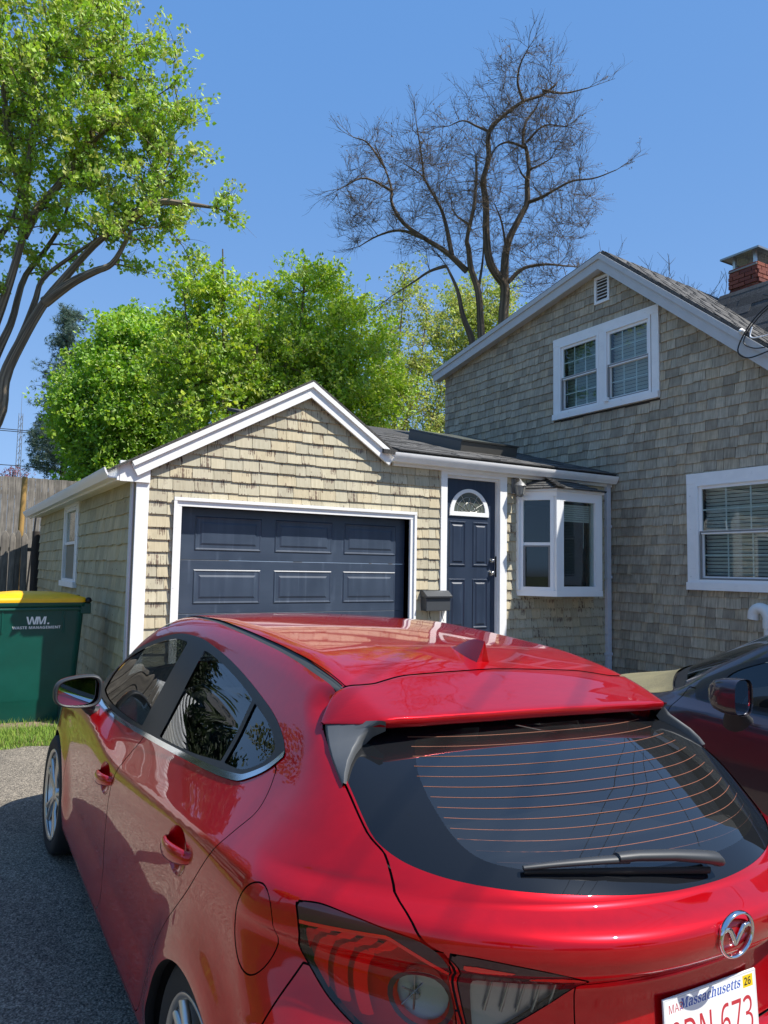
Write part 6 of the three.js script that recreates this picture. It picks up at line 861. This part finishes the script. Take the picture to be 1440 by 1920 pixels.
// ---------- dark car to the right: same way of building, only its street side shows ----------
const MD = { paint: new THREE.MeshPhysicalMaterial({ color: lin(.040, .034, .046), metalness: .5, roughness: .35, clearcoat: 1, clearcoatRoughness: .02 }), dust: null };
{ const pn = noise2(300, 33), pf = fbm(8, 4, 34); MD.dust = new THREE.MeshPhysicalMaterial({ map: tex(512, .9, (u, v) => { const k = pn(u, v) * .5 + pf(u, v) * .5; return mix([.36, .34, .25], [.60, .56, .40], k); }), roughness: .8, clearcoat: .25, clearcoatRoughness: .5 }); }
const darkCar = thing('parked_car', 'dark purple grey car with a pollen dusted bonnet at the right edge', 'car'); darkCar.position.set(4.72, groundY(4.6, -2.2) + .02, .62); darkCar.rotation.set(0, Math.PI / 2 + .015, 0); darkCar.scale.set(1.14, 1.07, 1.04);
{
  CP.length = 0; CN.length = 0; let skin = carSkin(); const P = (n, idx, m, lift = 0) => part(darkCar, n, skinGeo(idx, lift), m), G = .0025, seam = (idx, fn, g = G) => { const [a, rest] = cut(idx, fn, -g); return [a, cut(rest, fn, g)[1]]; };
  skin = cut(skin, (X, Y, Z) => Z - .185)[1]; for (const [xa, za, ra] of carArch) skin = cut(skin, (X, Y, Z) => Math.max(Math.hypot(X - xa, Z - za) - ra, .5 - Math.abs(Y)))[1]; const whole = skin;
  const vent = polyDist([[2.98, .965], [2.80, .965], [2.80, 1.10], [2.86, 1.10]]);
  for (const s of [1, -1]) { let [d, rest] = cut(skin, onSide(dloD, s), 0); skin = rest; for (const [n, p] of [['front_window', paneF], ['rear_window', paneR], ['quarter_window', paneQ]]) { const [g, r] = cut(d, onSide(p, s)); d = r; P(n, g, MC.glass, -.004); } P('window_trim', d, MC.trim, .001); }
  { const [w, r] = seam(skin, (X, Y, Z) => Math.max(Math.abs(Y) - .60 - .06 * sstep(2.8, 3.4, X), 2.74 - .9 * Y * Y - X, X - 3.42 + .55 * Y * Y, .95 - Z)); skin = r; P('windscreen', w, MC.glass, -.003); }
  { const [c, r] = cut(skin, (X, Y, Z) => Math.max(Math.abs(Y) - .70, 3.40 - .50 * Y * Y - X, X - 3.50 + .55 * Y * Y, .85 - Z)); skin = r; P('cowl_grille', c, MC.trim, -.01); }
  { const [h, r] = seam(skin, (X, Y, Z) => Math.max(Math.abs(Y) - .715 + .25 * Math.max(0, X - 3.9), 3.505 - .55 * Y * Y - X, X - 4.36, .7 - Z), .003); skin = r; P('bonnet', h, MD.dust); }
  for (const s of [1, -1]) { const [fd, b1] = seam(skin, onSide(frontDoor, s)); const [rd, b2] = seam(b1, onSide(rearDoor, s)); skin = b2; P('front_door', fd, MD.paint); P('rear_door', rd, MD.paint); }
  { const [g, b] = cut(skin, onRear(glassD)); skin = b; P('rear_window_glass', g, MC.frit); }
  for (const s of [1, -1]) { const [q, b] = cut(skin, (X, Y, Z) => -s * Y); skin = b; P('body_side', q, MD.paint); }
  let inner = whole; for (const s of [1, -1]) inner = cut(inner, onSide(dloD, s), -.004)[1]; inner = cut(inner, (X, Y, Z) => Math.max(Math.abs(Y) - .60, 2.74 - .9 * Y * Y - X, X - 3.42 + .55 * Y * Y, .95 - Z))[1]; P('inner_shell', inner, MC.inside, -.016);
  const bx = (X0, X1, Y0, Y1, Z0, Z1, r = .04) => rbox(X0, X1, Z0, Z1, -Y1, -Y0, r);
  part(darkCar, 'cabin_floor', bx(.6, 3.2, -.68, .68, .17, .28, .02), MC.inside); part(darkCar, 'dashboard', bx(2.72, 3.28, -.70, .70, .62, .93, .09), MC.inside);
  for (const s of [1, -1]) { const b = bx(-.07, .07, -.25, .25, 0, .62, .065); b.rotateZ(.3); b.translate(1.88, .45, -s * .37); part(darkCar, 'seat_back', b, MC.cloth); const h = bx(-.05, .05, -.13, .13, 0, .19, .045); h.rotateZ(.22); h.translate(1.69, 1.07, -s * .37); part(darkCar, 'head_rest', h, MC.cloth); }
  const st = new THREE.TorusGeometry(.175, .016, 10, 40); st.rotateY(Math.PI / 2); st.rotateZ(-.4); st.translate(2.50, .90, -.37); part(darkCar, 'steering_wheel', st, mat(.35, .35, .33, .5));
  for (const s of [1, -1]) { // upright mirrors on a broad foot
    const Mi = sub(darkCar, 'door_mirror'), at = (y, z, X) => c3(X, s * (.925 + y), 1.02 + z), outline = (k) => { const o = []; for (let i = 0; i <= 40; i++) { const a = i / 40 * 2 * Math.PI, c = Math.cos(a), q = Math.sin(a), e = 2 / 3.2; o.push([Math.sign(c) * Math.pow(Math.abs(c), e) * .078 * k, Math.sign(q) * Math.pow(Math.abs(q), e) * .090 * k]); } return o; };
    const rows = [[1, 2.70], [1.02, 2.71], [1.02, 2.75], [.97, 2.79], [.84, 2.83], [.6, 2.855], [.01, 2.865]].map(([k, X]) => outline(k).map(([y, z]) => at(y, z, X))); if (s < 0) rows.reverse(); part(Mi, 'mirror_housing', grid(rows), MD.paint);
    const gl = [outline(.93), outline(.45), outline(.01)].map((o) => o.map(([y, z]) => at(y, z, 2.712))); if (s > 0) gl.reverse(); part(Mi, 'mirror_glass', grid(gl), MC.mirror);
    part(Mi, 'mirror_foot', sweep([at(-.02, -.06, 2.76), at(-.05, -.10, 2.77), at(-.10, -.155, 2.78)], [[.05, .03], [.055, .035], [.085, .05]], 14), MC.plastic);
  }
  const w0 = makeWheel(); for (const [X, s] of [[3.556, 1], [3.556, -1], [.905, 1], [.905, -1]]) { const w = w0.clone(); darkCar.add(w); w.position.copy(c3(X, s * .782, .312)); w.rotation.y = s > 0 ? Math.PI : 0; }
}
// ---------- the rest of the yard, seen in the car's paint and glass ----------
{
  const f = thing('picket_fence', 'white picket fence left of the drive, mirrored in the red car', 'fence'); f.position.set(-2.1, 1.28, -9.3); f.rotation.y = Math.PI / 2 + .10;
  const s = new THREE.Shape(); s.moveTo(-.045, .06); s.lineTo(.045, .06); s.lineTo(.045, 1.16); s.lineTo(0, 1.25); s.lineTo(-.045, 1.16); const g = new THREE.ExtrudeGeometry(s, { depth: .022, bevelEnabled: false }), w = mat(.78, .78, .76, .6);
  for (let x = 0; x < 9; x += .19) { const m = part(f, 'picket', g, w); m.position.set(x, 0, 0); } for (const y of [.30, .88]) part(f, 'rail', box(-.1, 9, y, y + .09, -.042, -.002), w); for (let x = -.1; x < 9.1; x += 2.3) part(f, 'post', box(x - .06, x + .06, 0, 1.1, -.13, -.043), w);
  const y = thing('yew_bush', 'rounded yellow green yew bush beside the white picket fence', 'bush'); y.position.set(0, 0, 0); const geos = [], sp = []; const B = [[[-2.5, 2.3, -8.3], .9, 1.25], [[-2.7, 1.9, -7.2], .8, 1.0]]; for (const b of B) for (let i = 0; i < 1700; i++) { const v = inBlob(b); sp.push([v, rr(.7, 1.2)]); } for (const b of B) for (let k = 0; k < 30; k++) twig(geos, V(b[0][0], 1.2, b[0][2]), inBlob(b), .02, .006); part(y, 'stems', merge(geos), bark(.15, .11, .08)).userData.kind = 'stuff'; foliage(y, sp, leafGeo(.055, 8, .07), [[.12, .15, .02], [.16, .18, .025], [.07, .10, .015], [.24, .22, .03]], 'foliage');
  const n = thing('neighbour_fence', 'long grey board fence along the neighbouring yard at left', 'fence'); n.position.set(-4.4, groundY(-4.4, -12), -24); const bg = planarUV(rbox(-.068, .068, 0, 1.9, 0, .022, .004)); for (let z = 0; z < 19; z += .14) { const m = part(n, 'board', bg, woodMats[1 + Math.floor(rnd() * 3)]); m.position.set(0, 0, z); m.rotation.y = Math.PI / 2; } part(n, 'rail', box(-.06, -.005, 1.4, 1.5, 0, 19), woodMats[0]);
  const h = thing('neighbour_house', 'brown gabled neighbouring house beyond the grey board fence', 'house'); h.position.set(-9.5, 0, -27); { const sh = new THREE.Shape(); sh.moveTo(-4, 0); sh.lineTo(4, 0); sh.lineTo(4, 3.4); sh.lineTo(0, 6.4); sh.lineTo(-4, 3.4); const g2 = new THREE.ExtrudeGeometry(sh, { depth: 9, bevelEnabled: false }); g2.translate(0, 0, -4.5); part(h, 'wall', planarUV(g2), mat(.16, .13, .10, .95)); for (const q of [-1, 1]) { const r = box(0, 5.4, 0, .12, -4.8, 4.8); r.rotateZ(-.6435); r.translate(0, 6.42, 0); if (q < 0) r.scale(-1, 1, 1); const rm = new THREE.MeshStandardMaterial({ map: roofTex, roughness: .95, side: THREE.DoubleSide }); part(h, 'roof', planarUV(r), rm); } for (const z of [-2.6, 0, 2.6]) { const W = sub(h, 'window'); W.position.set(4, 1.9, z); W.rotation.y = Math.PI / 2; part(W, 'frame', merge(frameGeo(1, 1.3, .08, 0, .04)), MB.vinyl); part(W, 'pane', box(-.45, .45, -.6, .6, .005, .012), phys(.02, .022, .025, .05, { clearcoat: 1 })); } }
}
{ // across the street, behind the camera
  const h = thing('street_house', 'pale house across the street with a dark gabled roof', 'house'); h.position.set(-1, -.3, 26); const sh = new THREE.Shape(); sh.moveTo(-5.5, 0); sh.lineTo(5.5, 0); sh.lineTo(5.5, 4.4); sh.lineTo(0, 7.6); sh.lineTo(-5.5, 4.4); const g = new THREE.ExtrudeGeometry(sh, { depth: 8, bevelEnabled: false }); part(h, 'wall', planarUV(g), mat(.45, .42, .36, .9)); for (const q of [-1, 1]) { const r = box(0, 6.9, 0, .14, -.4, 8.4); r.rotateZ(-.527); r.translate(0, 7.62, 0); if (q < 0) r.scale(-1, 1, 1); part(h, 'roof', planarUV(r), new THREE.MeshStandardMaterial({ map: roofTex, roughness: .95, side: THREE.DoubleSide })); } for (const x of [-3, 0, 3]) { const W = sub(h, 'window'); W.position.set(x, 2, 0); W.rotation.y = Math.PI; part(W, 'frame', merge(frameGeo(1.1, 1.4, .1, 0, .05)), MB.vinyl); part(W, 'pane', box(-.5, .5, -.65, .65, .005, .012), phys(.02, .022, .025, .05, { clearcoat: 1 })); }
  structure('street', groundSheet(-60, 60, 10, 17, 60, 6, .012), new THREE.MeshStandardMaterial({ map: asphaltTex, roughness: .93 }));
  [['a', -.05], ['b', .25], ['c', .5]].forEach(([, o], i) => { const t = thing('overhead_cable', ['nearest', 'middle', 'farthest'][i] + ' of three black service cables crossing over the drive', 'cable', 'overhead service cables'); part(t, 'wire', new THREE.TubeGeometry(new THREE.CatmullRomCurve3([V(7.92, 4.86 - o * .1, -4.6 + o), V(4, 5.3, -.8 + o * 1.4), V(-1.5, 7.2, 6 + o * 2), V(-5, 9, 12 + o * 3)]), 50, .005, 6), MB.black); });
}

for (const [x, z, lab] of [[-9, 16, 'added leafy tree behind the viewer, left of the pale house, to darken reflections'], [8, 20, 'added leafy tree behind the viewer, right of the pale house, to darken reflections'], [-14, -6, 'added leafy tree beyond the neighbouring yard at far left, to darken reflections']]) leafyTree('added_tree', lab, 'tree', { limbs: [[[x, 0, z], [x + .1, 2.5, z], [x, 5, z], [x + .2, 8, z]], [[x, 2.8, z], [x + 1.6, 5, z + .6], [x + 2.2, 7, z]], [[x, 3, z], [x - 1.7, 5, z - .5], [x - 2.2, 7.2, z]]], r0: .2, blobs: [[[x, 7, z], 2.6, 2.4], [[x + 1.8, 6, z], 1.8, 1.8], [[x - 1.8, 6, z], 1.8, 1.8]], shoots: 160, sub: 5, per: 4, leaf: .25, size: .2, colours: green1, barkC: [.25, .22, .18], reach: .9, fill: 500 });  // unseen trees added to darken what the red car reflects

for (const [x, z, h, lab] of [[-3.4, -21, 6.2, 'dark evergreen beyond the picket fence, nearest the garage'], [-5.6, -22.5, 7, 'dark evergreen beyond the picket fence, middle of three'], [-7.6, -19.5, 6, 'dark evergreen beyond the picket fence, farthest left']]) leafyTree('evergreen_tree', lab, 'tree', { limbs: [[[x, 0, z], [x, h * .5, z], [x, h, z]]], r0: .14, blobs: [[[x, h * .25, z], 1.25, h * .26], [[x, h * .55, z], .95, h * .26], [[x, h * .8, z], .6, h * .22]], shoots: 120, sub: 5, per: 4, leaf: .16, size: .12, colours: [[.05, .09, .02], [.07, .11, .03], [.035, .065, .018]], barkC: [.2, .16, .12], reach: .5, fill: 900 });

{ // raised bed that carries the white fence and the yew, held by a dry stone wall
  structure('raised_bank', planarUV(box(-4.3, -2.12, 0, 1.26, -17.5, -6.4)), new THREE.MeshStandardMaterial({ map: soilTex, roughness: 1 }));
  const w = thing('stone_wall', 'dry stone retaining wall below the white picket fence', 'wall'); w.position.set(-2.0, groundY(-2, -12), -17.4); const sm = [[.20, .19, .17], [.28, .26, .23], [.14, .135, .125]].map((c) => new THREE.MeshStandardMaterial({ color: lin(...c), roughness: .95, bumpMap: asphaltBump, bumpScale: .01 })), sg = [0, 1, 2].map(() => { const g = new THREE.IcosahedronGeometry(.5, 1), p = g.attributes.position; for (let i = 0; i < p.count; i++) { const k = 1 + .12 * Math.sin(p.getX(i) * 9 + p.getY(i) * 7 + p.getZ(i) * 5); p.setXYZ(i, Math.max(-.42, Math.min(.42, p.getX(i) * k)), Math.max(-.4, Math.min(.4, p.getY(i) * k)), Math.max(-.44, Math.min(.44, p.getZ(i) * k))); } g.computeVertexNormals(); return g; });
  for (let y = .12; y < 1.1; y += .26) for (let z = rr(0, .2); z < 10.9;) { const L = rr(.32, .62), m = part(w, 'stone', sg[Math.floor(rnd() * 3)], sm[Math.floor(rnd() * 3)]); m.position.set(rr(-.03, .03), y, z + L / 2); m.scale.set(.34, .31, L * 1.15); z += L; }
}
renderer.render(scene, camera);
